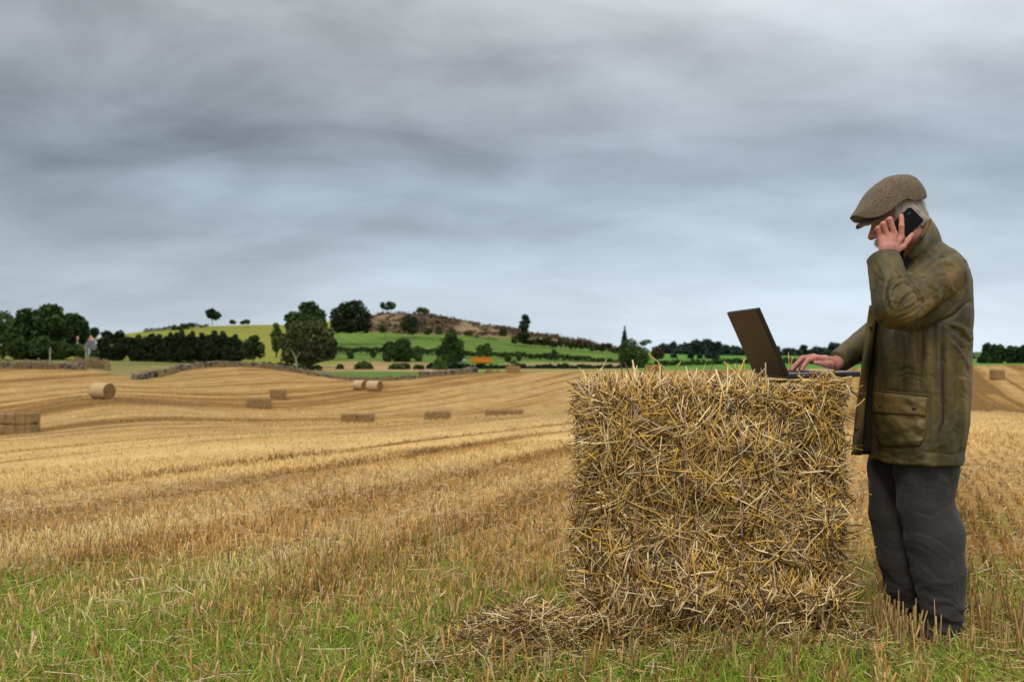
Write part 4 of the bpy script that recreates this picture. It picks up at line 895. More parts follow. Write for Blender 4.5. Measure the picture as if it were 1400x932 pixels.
# twine
M_twine2 = mat('bale twine', base=(.42, .22, .18), rough=.7, nscale=120, namt=.3)
for xx in (P(866, 500, 3.76)[0], P(934, 500, 3.76)[0], P(1010, 500, 3.76)[0], P(1086, 500, 3.76)[0]):
    pts = []
    for k in range(34):
        z = bz1 * (1 - k / 33) * .99 + .004; q, _, _, _ = bale_pt('front', np.array([(xx - bx0) / (bx1 - bx0)]), np.array([z / bz1]), np.array([.013 if (k % 5) else -.010]))
        pts.append((xx + .004 * math.sin(k * .9 + xx * 9) + .02 * (k / 33), q[0, 1], z))
    top_ = [(xx, by1 + .01 - .01, .02), (xx, by1 + .01, bz1 * .6), (xx, by1 - .02, bz1 + .012), (xx, (by0 + by1) / 2, bz1 + .008), (xx, by0 + .03, bz1 + .010)]
    v, f = tube_path(top_ + pts, [.0029] * (len(pts) + 5), 6); link('twine', pymesh('t', v, f), M_twine2, bale)
# fallen straw round its foot
def heap(n, cx, cy, sx, sy, lift, dark=.45):
    x = rng.normal(cx, sx, n); y = rng.normal(cy, sy, n); k = y > 2.8; x = x[k]; y = y[k]; n = len(x)
    hgt = lift * np.exp(-((x - cx) / (sx * 1.6)) ** 2 - ((y - cy) / (sy * 1.6)) ** 2)
    z = height(x, y) + rng.uniform(0, 1, n) * hgt + .005
    L_ = rng.uniform(.04, .2, n); az = rng.uniform(0, 2 * np.pi, n); el_ = rng.normal(0, .35, n)
    d = np.stack([np.cos(az) * np.cos(el_), np.sin(az) * np.cos(el_), np.sin(el_)], -1); K = 4; tt = np.linspace(-.5, .5, K)
    Cn = np.stack([x, y, z], -1)[:, None] + d[:, None] * (L_[:, None] * tt[None])[..., None]; Cn[:, 1:3] += rng.normal(0, .005, (n, 2, 3)); Cn[:, :, 2] = np.maximum(Cn[:, :, 2], .003)
    return Cn, rng.uniform(.0013, .0028, n)[:, None] * np.ones((1, K)), straw_col(n, dark), .4
hp = [heap(2200, .06, 3.72, .16, .18, .14, .5), heap(1800, .30, 3.68, .16, .08, .12, .5), heap(500, .62, 3.66, .2, .05, .04), heap(600, 1.0, 3.68, .2, .05, .04), heap(900, 1.28, 3.80, .07, .2, .08), heap(900, -.15, 3.5, .22, .25, .06, .5), heap(500, 2.0, 3.7, .25, .4, .04)]
Vs = []; Fs = []; Cs = []; off = 0
for Cn, rr, c, fl in hp:
    V, Fq = tubes(Cn, rr, 3, flat=fl); Vs.append(V); Fs.append(Fq + off); Cs.append(np.repeat(c, Cn.shape[1] * 3, 0)); off += len(V)
tag(link('loose_straw', npmesh('loose_straw', np.concatenate(Vs), np.concatenate(Fs), 4, np.concatenate(Cs)), M_bstraw), 'fallen brown straw heaped round the foot of the near bale', 'straw', kind='stuff')

# ---------------------------------------------------------------- laptop
M_lap = mat('laptop shell', base=(.018, .017, .017), rough=.42, spec=.45, nscale=6, namt=.08)
M_lid = mat('laptop lid', base=(.016, .0115, .0085), rough=.45, spec=.3, nscale=5, namt=.12)
M_deck = mat('laptop deck', base=(.30, .31, .32), rough=.4, spec=.5, metal=.2)
M_key = mat('keys', base=(.012, .012, .013), rough=.5)
M_screen = mat('dark screen', base=(.012, .014, .018), rough=.08, spec=.6)
LN = P(1078, 515.5, 3.87); LFar = P(1034, 512.0, 4.265)
yaw = math.atan2(LFar[0] - LN[0], LFar[1] - LN[1])           # the hinge line leans a little to the left going away
lap = empty('laptop', ((LN[0] + LFar[0]) / 2, (LN[1] + LFar[1]) / 2, .985), -yaw); tag(lap, 'open dark laptop standing on the bale with its lid back towards the left', 'laptop')
LW = .40; LD = .288; th = .020
dz = .007
def lbox(name, cx, cy, cz, sx, sy, sz, r, m, par, rot=None, pivot=(0, 0, 0)):
    M = Matrix.Translation((cx, cy, cz))
    if rot is not None: M = Matrix.Translation(pivot) @ Matrix.Rotation(rot, 4, 'Y') @ Matrix.Translation(-Vector(pivot)) @ M
    return link(name, rbox(sx, sy, sz, r, 3, M), m, par, keep=True, smooth=False)
tiltb = R(-1.6)
base = lbox('base', LD / 2, 0, th / 2 + dz, LD, LW, th, .004, M_lap, lap, tiltb)
deck = lbox('deck', LD / 2 + .004, 0, th + dz + .0008, LD - .016, LW - .012, .003, .001, M_deck, base, tiltb)
keys = []
for r_ in range(6):
    for c_ in range(15):
        keys.append((.045 + r_ * .0195, -LW / 2 + .038 + c_ * .0232, th + dz + .0035, .0165, .0195, .003))
v, f = boxes(keys); v = [tuple(Matrix.Rotation(tiltb, 4, 'Y') @ Vector(p)) for p in v]; link('keyboard', pymesh('k', v, f), M_key, base, keep=True)
lbox('touchpad', .225, 0, th + dz + .0028, .062, .10, .001, .0003, M_lap, base, tiltb)
lbox('port', .06, -LW / 2 - .0004, th / 2 + dz + .001, .014, .002, .006, .0005, M_deck, base, tiltb)
lbox('disc_drive', .17, -LW / 2 - .0004, th / 2 + dz, .12, .002, .009, .0005, M_key, base, tiltb)
ang = math.atan2(LN[0] - P(1036.5, 424, 3.87)[0], P(1036.5, 424, 3.87)[2] - LN[2])    # lean of the lid from upright
lid_h = .283; lt = .017
lid = lbox('lid', -.004, 0, th + dz + lid_h / 2, lt, LW, lid_h, .004, M_lid, lap, -ang, (0, 0, th + dz * .5))
lbox('screen', -.004 + lt / 2 + .0004, 0, th + dz + lid_h / 2, .0012, LW - .04, lid_h - .045, .0004, M_screen, lid, -ang, (0, 0, th + dz * .5))
lbox('bezel', -.004 + lt / 2 - .0008, 0, th + dz + lid_h / 2, .002, LW - .006, lid_h - .006, .0006, M_key, lid, -ang, (0, 0, th + dz * .5))
for sy in (-.13, .13):
    v, f = tube_path([(.002, sy - .03, th + .004), (.002, sy + .03, th + .004)], [.0075, .0075], 14); link('hinge', pymesh('h', v, f), M_lap, lap, keep=True)

# leafy weeds coming up at the foot of the bale and in the stubble
M_weed = mat('weed leaf', base=(.07, .20, .03), rough=.5, spec=.35, nscale=40, namt=.25)
def weed(u, v, d, r, n, label):
    x = (u - CX) / F * d; z = float(height(x, d)); root = empty('weed', (x, d, z)); tag(root, label, 'plant', 'green weeds in the stubble')
    for i in range(n):
        az = 6.28 * i / n + random.uniform(-.4, .4); l = r * random.uniform(.6, 1.1); up = random.uniform(.5, 1.3); V = []; Fc = []
        for k in range(6):
            t = k / 5; w_ = r * .24 * math.sin(math.pi * min(1, t * .95 + .04)) ** .8 + .001; q = l * t; h = l * up * t * (1 - .45 * t); dx, dy = math.cos(az), math.sin(az)
            for sg in (-1, 0, 1): V.append((dx * q - dy * w_ * sg, dy * q + dx * w_ * sg, h + (abs(sg) * w_ * .35)))
        for k in range(5):
            for j in range(2): a = k * 3 + j; Fc.append((a, a + 1, a + 4, a + 3))
        link('leaf', pymesh('leaf', V, Fc), M_weed, root, keep=True, smooth=True)
weed(1000, 858, 3.62, .075, 8, 'broad-leaved green weed at the foot of the near bale, right of its middle')
weed(942, 872, 3.55, .05, 6, 'smaller green weed at the foot of the near bale, left of the broad-leaved one')
weed(570, 898, 3.45, .055, 7, 'green weed growing in the stubble left of the fallen straw heap')
weed(78, 893, 3.6, .05, 6, 'grey-green weed among the grass near the bottom left corner')
# ---------------------------------------------------------------- distance-field modelling for the figure
def smin(a, b, k):
    h = np.maximum(k - np.abs(a - b), 0) / k; return np.minimum(a, b) - h * h * k * .25
def smax(a, b, k): return -smin(-a, -b, k)
def cap(p, a, b, ra, rb):
    a = np.asarray(a, np.float32); b = np.asarray(b, np.float32); ab = b - a; L2 = float((ab * ab).sum()) + 1e-12
    h = np.clip(((p[0] - a[0]) * ab[0] + (p[1] - a[1]) * ab[1] + (p[2] - a[2]) * ab[2]) / L2, 0, 1)
    return np.sqrt((p[0] - a[0] - h * ab[0]) ** 2 + (p[1] - a[1] - h * ab[1]) ** 2 + (p[2] - a[2] - h * ab[2]) ** 2) - (ra + (rb - ra) * h)
def ell(p, c, r):
    q = [(p[i] - c[i]) / r[i] for i in range(3)]; k0 = np.sqrt(q[0] ** 2 + q[1] ** 2 + q[2] ** 2) + 1e-6
    k1 = np.sqrt((q[0] / r[0]) ** 2 + (q[1] / r[1]) ** 2 + (q[2] / r[2]) ** 2) + 1e-6
    return k0 * (k0 - 1) / k1
def surf(f, lo, hi, h):
    """surface nets: f takes [X,Y,Z] arrays, returns V,F (quads)"""
    ax = [np.arange(lo[i], hi[i] + h, h, dtype=np.float32) for i in range(3)]
    X, Y, Z = np.meshgrid(*ax, indexing='ij'); D = f([X, Y, Z]).astype(np.float32); s = D < 0
    n = np.array(D.shape); c = s[:-1, :-1, :-1]
    any_ = np.zeros(n - 1, bool); all_ = np.ones(n - 1, bool); corners = [(i, j, k) for i in (0, 1) for j in (0, 1) for k in (0, 1)]
    for (i, j, k) in corners:
        q = s[i:n[0] - 1 + i, j:n[1] - 1 + j, k:n[2] - 1 + k]; any_ |= q; all_ &= q
    act = any_ & ~all_; I = np.argwhere(act); idx = -np.ones(n - 1, np.int64); idx[act] = np.arange(len(I))
    acc = np.zeros((len(I), 3)); cnt = np.zeros(len(I)); edges = []
    for a in corners:
        for d in range(3):
            if a[d] == 0: b = list(a); b[d] = 1; edges.append((a, tuple(b)))
    for a, b in edges:
        da = D[I[:, 0] + a[0], I[:, 1] + a[1], I[:, 2] + a[2]]; db = D[I[:, 0] + b[0], I[:, 1] + b[1], I[:, 2] + b[2]]
        m = (da < 0) != (db < 0); t = np.where(m, da / np.where(m, da - db, 1), 0)
        pt = np.array(a)[None] + (np.array(b) - np.array(a))[None] * t[:, None]; acc += np.where(m[:, None], pt, 0); cnt += m
    V = (I + acc / cnt[:, None]) * h + np.array([ax[0][0], ax[1][0], ax[2][0]])
    Fs = []
    for d in range(3):
        e1, e2 = (d + 1) % 3, (d + 2) % 3
        sl0 = [slice(1, -1)] * 3; sl1 = [slice(1, -1)] * 3; sl0[d] = slice(0, n[d] - 1); sl1[d] = slice(1, n[d])
        A = s[tuple(sl0)]; Bq = s[tuple(sl1)]; cr = np.argwhere(A != Bq)
        if len(cr) == 0: continue
        base = cr.copy(); base[:, e1] += 1; base[:, e2] += 1
        flip = A[tuple(cr.T)]
        def cell(o1, o2):
            q = base.copy(); q[:, e1] -= o1; q[:, e2] -= o2; return idx[q[:, 0], q[:, 1], q[:, 2]]
        q = np.stack([cell(1, 1), cell(0, 1), cell(0, 0), cell(1, 0)], 1)
        q[~flip] = q[~flip][:, ::-1]; Fs.append(q)
    Fq = np.concatenate(Fs); Fq = Fq[(Fq >= 0).all(1)]
    return V, Fq
def vnormals(V, Fq):
    a, b, c, d = (V[Fq[:, i]] for i in range(4)); nn = np.cross(c - a, d - b); N_ = np.zeros_like(V)
    for i in range(4): np.add.at(N_, Fq[:, i], nn)
    return N_ / (np.linalg.norm(N_, axis=1, keepdims=True) + 1e-12)
def seg_d(x, z, pts):
    """distance in the x-z plane to a polyline, and the parameter along it"""
    best = np.full(x.shape, 9e9)
    for (a, b) in zip(pts[:-1], pts[1:]):
        dx, dz_ = b[0] - a[0], b[1] - a[1]; t = np.clip(((x - a[0]) * dx + (z - a[1]) * dz_) / (dx * dx + dz_ * dz_ + 1e-12), 0, 1)
        best = np.minimum(best, np.hypot(x - a[0] - t * dx, z - a[1] - t * dz_))
    return best
def folds(V, Nm, lst, Yref, ymax):
    """press creases (negative) and ridges (positive) drawn as photo-pixel lines into the near side"""
    uu = CX + F * V[:, 0] / V[:, 1]; vv = CY + F * (CH - V[:, 2]) / V[:, 1]; m = F / Yref
    disp = np.zeros(len(V)); mask = np.clip((ymax - V[:, 1]) / .03, 0, 1)
    for pts, amp, wd in lst:
        d = seg_d(uu, vv, pts); disp += amp * (np.exp(-(d / wd) ** 2) if amp > 0 else np.exp(-1.3 * d / wd))
    return V + Nm * (disp * mask)[:, None] * .001
def sfolds(V, Nm, lst, Yref, ymax):
    """crisp pleats: a ridge on one side of the drawn line, a shadowed valley on the other"""
    x = CX + F * V[:, 0] / V[:, 1]; z = CY + F * (CH - V[:, 2]) / V[:, 1]; disp = np.zeros(len(V)); mask = np.clip((ymax - V[:, 1]) / .03, 0, 1)
    for pts, amp, wd in lst:
        best = np.full(x.shape, 9e9); sg = np.ones(x.shape); tot = len(pts) - 1; par = np.zeros(x.shape)
        for i, (a, b) in enumerate(zip(pts[:-1], pts[1:])):
            dx, dz_ = b[0] - a[0], b[1] - a[1]; t = np.clip(((x - a[0]) * dx + (z - a[1]) * dz_) / (dx * dx + dz_ * dz_ + 1e-12), 0, 1)
            ex, ez = x - a[0] - t * dx, z - a[1] - t * dz_; d = np.hypot(ex, ez); m = d < best; best = np.where(m, d, best); sg = np.where(m, np.sign(dx * ez - dz_ * ex), sg); par = np.where(m, (i + t) / tot, par)
        q = best / wd; disp += amp * np.sin(np.pi * np.clip(par * .86 + .07, 0, 1)) ** .5 * (sg * q * np.exp(-q * 1.15) * 1.6 - .35 * np.exp(-(q * 2.2) ** 2))
    return V + Nm * (disp * mask)[:, None] * .001
def wrinkle(V, Nm, amp, sc, seed, ax=(1, 1, 1), mask=1.0):
    a = vnoise(V[:, 0] * sc * ax[0] + 1.5 * vnoise(V[:, 0] * 6, V[:, 1] * 6, V[:, 2] * 6, seed + 5), V[:, 1] * sc * ax[1], V[:, 2] * sc * ax[2], seed)
    r = 1 - 2 * np.abs(a)
    return V + Nm * (amp * r * mask)[:, None]
BV = {}
def fmesh(name, V, Fq, m, parent, smooth=True):
    return link(name, npmesh(name, V, Fq, 4), m, parent, smooth=smooth)

# materials
M_skin = mat('skin', base=(.53, .225, .178), rough=.5, spec=.4, nscale=40, namt=.22, nscale2=120, bump=(160, .002, .5), sub=.12)
M_hair = mat('grey hair', base=(.55, .50, .44), rough=.6, nscale=60, namt=.25)
M_trou = mat('dark grey cotton', base=(.046, .040, .042), rough=.85, spec=.2, nscale=14, namt=.16, nscale2=160, bump=(500, .0008, .5), sheen=.08)
M_shoe = mat('dark brown leather', base=(.018, .012, .009), rough=.6, nscale=20, namt=.3)
M_btn = mat('dark press stud', base=(.10, .07, .055), rough=.35, metal=.7, nscale=40, namt=.2)
M_brass = mat('brass eyelet', base=(.50, .38, .10), rough=.35, metal=.8)
M_dark_lin = mat('dark lining', base=(.018, .014, .010), rough=.9, nscale=20, namt=.3)
M_cord = mat('brown corduroy', base=(.16, .085, .045), rough=.9, nscale=200, namt=.35)
# waxed cotton: olive and brown worn patches
def wax_and_shade():
    m = mat('waxed cotton', base=(.1, .08, .03), rough=.42, spec=.42, sheen=0.0); t = m.node_tree; b = t.nodes['Principled BSDF']
    tcn = t.nodes.new('ShaderNodeTexCoord')
    def nz(s, d=5, r=.6):
        n = t.nodes.new('ShaderNodeTexNoise'); n.inputs['Scale'].default_value = s; n.inputs['Detail'].default_value = d; n.inputs['Roughness'].default_value = r
        t.links.new(tcn.outputs['Object'], n.inputs['Vector']); return n.outputs['Fac']
    cr = t.nodes.new('ShaderNodeValToRGB'); e = cr.color_ramp.elements; e[0].position = .36; e[0].color = (.050, .043, .015, 1); e[1].position = .66; e[1].color = (.155, .113, .038, 1)
    x = e.new(.5); x.color = (.098, .077, .024, 1)
    t.links.new(nz(5, 5, .5), cr.inputs[0])
    cr2 = t.nodes.new('ShaderNodeValToRGB'); e = cr2.color_ramp.elements; e[0].position = .35; e[0].color = (.78, .82, .72, 1); e[1].position = .62; e[1].color = (1.15, 1.05, 1.0, 1)
    t.links.new(nz(2.6, 4, .5), cr2.inputs[0])
    mm = t.nodes.new('ShaderNodeMix'); mm.data_type = 'RGBA'; mm.blend_type = 'MULTIPLY'; mm.inputs[0].default_value = 1
    t.links.new(cr.outputs[0], mm.inputs[6]); t.links.new(cr2.outputs[0], mm.inputs[7])
    mpv = t.nodes.new('ShaderNodeMapping'); mpv.inputs['Scale'].default_value = (1, 1, .28); t.links.new(tcn.outputs['Object'], mpv.inputs[0]); nv = t.nodes.new('ShaderNodeTexNoise'); nv.inputs['Scale'].default_value = 16; nv.inputs['Detail'].default_value = 5; nv.inputs['Distortion'].default_value = .6; t.links.new(mpv.outputs[0], nv.inputs['Vector'])
    cv = t.nodes.new('ShaderNodeValToRGB'); e = cv.color_ramp.elements; e[0].position = .38; e[0].color = (.62, .62, .60, 1); e[1].position = .64; e[1].color = (1.38, 1.24, 1.02, 1); t.links.new(nv.outputs['Fac'], cv.inputs[0])
    m3 = t.nodes.new('ShaderNodeMix'); m3.data_type = 'RGBA'; m3.blend_type = 'MULTIPLY'; m3.inputs[0].default_value = .6; t.links.new(mm.outputs[2], m3.inputs[6]); t.links.new(cv.outputs[0], m3.inputs[7]); mm = m3
    at = t.nodes.new('ShaderNodeAttribute'); at.attribute_name = 'wax_and_shade'; m2 = t.nodes.new('ShaderNodeMix'); m2.data_type = 'RGBA'; t.links.new(at.outputs['Fac'], m2.inputs[0]); t.links.new(mm.outputs[2], m2.inputs[6]); m2.inputs[7].default_value = (.022, .020, .010, 1)
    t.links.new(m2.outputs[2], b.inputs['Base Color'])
    rr = t.nodes.new('ShaderNodeMapRange'); rr.inputs['To Min'].default_value = .42; rr.inputs['To Max'].default_value = .70; t.links.new(nz(12), rr.inputs['Value']); t.links.new(rr.outputs[0], b.inputs['Roughness'])
    bp = t.nodes.new('ShaderNodeBump'); bp.inputs['Distance'].default_value = .006; bp.inputs['Strength'].default_value = .5
    ab = t.nodes.new('ShaderNodeMath'); ab.operation = 'SUBTRACT'; ab.inputs[1].default_value = .5; t.links.new(nz(11, 3, .5), ab.inputs[0])
    ac = t.nodes.new('ShaderNodeMath'); ac.operation = 'ABSOLUTE'; t.links.new(ab.outputs[0], ac.inputs[0])
    ad = t.nodes.new('ShaderNodeMath'); ad.operation = 'POWER'; ad.inputs[1].default_value = .6; t.links.new(ac.outputs[0], ad.inputs[0])
    af = t.nodes.new('ShaderNodeMath'); af.operation = 'MULTIPLY_ADD'; af.inputs[1].default_value = .35; t.links.new(nz(45, 5, .6), af.inputs[0]); t.links.new(ad.outputs[0], af.inputs[2])
    t.links.new(af.outputs[0], bp.inputs['Height']); t.links.new(bp.outputs[0], b.inputs['Normal']); return m
M_wax = wax_and_shade()

man = empty('person', (P(1262, 480, 4.0)[0], 4.0, 0)); tag(man, 'man in tweed flat cap and olive waxed jacket, phoning and typing at the bale', 'person')

# ---- anatomy landmarks
HC = P(1225, 297, 4.0); pit = R(22)
hf = np.array((-math.cos(pit), 0, -math.sin(pit))); ht = np.array((-math.sin(pit), 0, math.cos(pit))); hs = np.array((0, 1., 0))
def HL(f_, s_, t_): return HC + hf * f_ + hs * s_ + ht * t_
def head_sdf(p):
    q = [p[0] - HC[0], p[1] - HC[1], p[2] - HC[2]]
    l = [q[0] * hf[0] + q[2] * hf[2], q[1], q[0] * ht[0] + q[2] * ht[2]]
    a = np.abs(l[1]); m = [l[0], a, l[2]]
    d = ell(l, (-.002, 0, .018), (.098, .076, .094))
    d = smin(d, ell(l, (.042, 0, -.050), (.052, .056, .075)), .03)
    d = smin(d, ell(m, (.020, .035, -.065), (.045, .022, .04)), .03)
    d = smin(d, cap(l, (.070, -.012, -.108), (.070, .012, -.108), .022, .022), .025)
    d = smin(d, cap(m, (.084, 0, .016), (.074, .036, .014), .014, .012), .014)
    d = smin(d, cap(m, (.060, .040, -.034), (.045, .055, -.026), .021, .016), .02)
    d = smax(d, -ell(m, (.104, .031, -.010), (.020, .017, .013)), .010)
    d = smin(d, ell(m, (.077, .031, -.010), (.0125, .0135, .0115)), .004)
    d = smin(d, cap(l, (.096, 0, .002), (.122, 0, -.036), .0085, .0135), .010)
    d = smin(d, ell(m, (.110, .011, -.041), (.012, .0085, .009)), .006)
    d = smin(d, cap(m, (.093, 0, -.067), (.080, .022, -.071), .0075, .005), .008)
    d = smin(d, cap(m, (.092, 0, -.081), (.080, .018, -.080), .0085, .005), .008)
    ear = ell(m, (-.008, .079, -.020), (.019, .009, .031)); ear = smax(ear, -ell(m, (-.005, .088, -.018), (.011, .006, .02)), .004)
    d = smin(d, ear, .006)
    return d
W1 = P(1211, 353, 3.81)
LH = dict(m=[P(1232, 324, 3.826), P(1223, 320.5, 3.815), P(1213, 321.5, 3.818), P(1204, 325, 3.828)])
fing1 = [[LH['m'][0], P(1232.5, 309, 3.818), P(1232.5, 300, 3.826), P(1232.3, 294.8, 3.832)],
         [LH['m'][1], P(1216.5, 300, 3.806), P(1213.5, 302, 3.836), P(1217, 307, 3.853)],
         [LH['m'][2], P(1208, 306, 3.808), P(1205.5, 308, 3.838), P(1210, 313, 3.853)],
         [LH['m'][3], P(1200.5, 312, 3.820), P(1198.5, 314.5, 3.844), P(1203, 319, 3.855)]]
thumb1 = [P(1221, 344, 3.818), P(1234, 337, 3.834), P(1241, 328, 3.843), P(1246.8, 321, 3.848)]
def hand_sdf(p, wrist, elbow, mcp, fing, thumb, pr=.0125):
    d = cap(p, elbow, wrist, .030, .024)
    for i, m in enumerate(mcp):
        d = smin(d, cap(p, wrist * .9 + m * .1, m, .017, pr), .014)
    for i in range(3): d = smin(d, cap(p, (mcp[i] + wrist) / 2, (mcp[i + 1] + wrist) / 2, .014, .014), .012)
    rf = [.0102, .0104, .0099, .0087]
    for i, fg in enumerate(fing):
        r = rf[i]; e = cap(p, fg[0], fg[1], r * 1.12, r * 1.02); e = smin(e, cap(p, fg[1], fg[2], r * 1.04, r * .88), .003); e = smin(e, cap(p, fg[2], fg[3], r * .9, r * .74), .003)
        d = smin(d, e, .0045)
    e = cap(p, thumb[0], thumb[1], .0165, .0125); e = smin(e, cap(p, thumb[1], thumb[2], .0122, .0108), .004); e = smin(e, cap(p, thumb[2], thumb[3], .0108, .0085), .003)
    return smin(d, e, .009)
SH1, EL1 = P(1286, 374, 3.84), P(1225, 420, 3.70)
W2 = P(1143, 496, 4.09); EL2 = P(1212, 448, 4.27); SH2 = P(1262, 378, 4.16)
mc2 = [P(1114, 489.5, 4.03), P(1112, 487.5, 4.055), P(1112, 488.5, 4.08), P(1114, 491, 4.10)]
fing2 = [[mc2[0], P(1104.5, 492, 4.022), P(1099, 500, 4.015), P(1096, 505.5, 4.012)],
         [mc2[1], P(1097, 489.5, 4.05), P(1087.5, 499, 4.045), P(1082, 505.5, 4.04)],
         [mc2[2], P(1098, 490, 4.083), P(1090, 499, 4.08), P(1085, 505, 4.078)],
         [mc2[3], P(1102, 493, 4.11), P(1096, 500, 4.112), P(1093, 505, 4.112)]]
thumb2 = [P(1136, 499, 4.055), P(1128, 498, 4.018), P(1120.5, 496.5, 4.003), P(1115, 495.5, 3.995)]
def body_sdf(p):
    d = cap(p, P(1262, 600, 4.0), P(1264, 400, 4.0), .13, .13)
    d = smin(d, cap(p, P(1272, 375, 3.87), P(1266, 378, 4.14), .055, .055), .06)
    d = smin(d, cap(p, SH1, EL1, .050, .040), .03); d = smin(d, cap(p, EL1, W1, .042, .03), .02)
    d = smin(d, cap(p, SH2, EL2, .050, .040), .03); d = smin(d, cap(p, EL2, W2, .042, .03), .02)
    d = smin(d, cap(p, P(1266, 345, 4.0), P(1240, 312, 4.0), .062, .055), .03)
    for a, b, c in ((P(1264, 620, 3.92), P(1277, 735, 3.92), P(1292, 850, 3.92)), (P(1240, 620, 4.10), P(1236, 735, 4.12), P(1270, 842, 4.13))):
        d = smin(d, cap(p, a, b, .085, .055), .03); d = smin(d, cap(p, b, c, .052, .035), .02)
    return d
parts_ = [surf(lambda p: smin(head_sdf(p), cap(p, P(1266, 345, 4.0), P(1238, 314, 4.0), .060, .054), .025), HC - np.array((.15, .11, .17)), HC + np.array((.16, .11, .15)), .0026),
          surf(lambda p: hand_sdf(p, W1, W1 * .6 + EL1 * .4, LH['m'], fing1, thumb1), P(1194, 372, 3.74), P(1252, 286, 3.875), .0016),
          surf(lambda p: hand_sdf(p, W2, W2 * .6 + EL2 * .4, mc2, fing2, thumb2), np.array((P(1076, 500, 4.0)[0], 3.97, .985)), np.array((P(1172, 500, 4.1)[0], 4.18, 1.16)), .0018),
          surf(body_sdf, np.array((1.2, 3.6, .03)), np.array((1.9, 4.45, 1.62)), .012)]
Vs = []; Fs = []; off = 0
for V, Fq in parts_: Vs.append(V); Fs.append(Fq + off); off += len(V)
fmesh('body', np.concatenate(Vs), np.concatenate(Fs), M_skin, man)

# ---- jacket
TZ = np.array([v for v in (326, 336, 347, 360, 385, 430, 480, 535, 590, 628.5)], float)
TF = np.array([1246, 1244, 1243, 1234, 1220, 1208, 1203, 1201, 1198, 1198], float)
TB = np.array([1274, 1286, 1298, 1309, 1316, 1318, 1317, 1316, 1311, 1305], float)
TW = np.array([.070, .105, .150, .185, .212, .222, .220, .222, .228, .232])
tzz = CH - (TZ - CY) * 4 / F; txf = (TF - CX) * 4 / F; txb = (TB - CX) * 4 / F
o_ = np.argsort(tzz)
def torso_sdf(p, g=0.0):
    zz = p[2]; f = np.interp(zz, tzz[o_], txf[o_]); b = np.interp(zz, tzz[o_], txb[o_]); wv = np.interp(zz, tzz[o_], TW[o_])
    cx = (f + b) / 2; a = (b - f) / 2 - g; wv = wv - g; n = 2.35
    k = ((np.abs(p[0] - cx) / a) ** n + (np.abs(p[1] - 4.0) / wv) ** n) ** (1 / n)
    d = (k - 1) * np.minimum(a, wv) * .9
    d = smax(d, zz - tzz[0] , .01); return smax(d, tzz[-1] - zz, .006)
CUF1 = P(1208.5, 356, 3.80); CUF2 = P(1149, 492.5, 4.10)
def jacket_sdf(p):
    d = torso_sdf(p)
    # hollow hem
    d = smax(d, -smax(torso_sdf(p, .018), p[2] - (tzz[-1] + .10), .004), .004) if False else d
    s = cap(p, SH1, EL1, .092, .080); s = smin(s, cap(p, EL1, CUF1, .082, .0605), .008)
    ax = (CUF1 - EL1) / np.linalg.norm(CUF1 - EL1); pl = (p[0] - CUF1[0]) * ax[0] + (p[1] - CUF1[1]) * ax[1] + (p[2] - CUF1[2]) * ax[2]
    s = smax(s, pl - .004, .008); d = smin(d, s, .008)
    s = cap(p, SH2, EL2, .088, .070); s = smin(s, cap(p, EL2, CUF2, .070, .047), .02)
    ax = (CUF2 - EL2) / np.linalg.norm(CUF2 - EL2); pl = (p[0] - CUF2[0]) * ax[0] + (p[1] - CUF2[1]) * ax[1] + (p[2] - CUF2[2]) * ax[2]
    s = smax(s, pl - .004, .008); d = smin(d, s, .03)
    return d
V, Fq = surf(jacket_sdf, np.array((1.27, 3.58, .60)), np.array((1.90, 4.40, 1.58)), .0040)
Nm = vnormals(V, Fq)
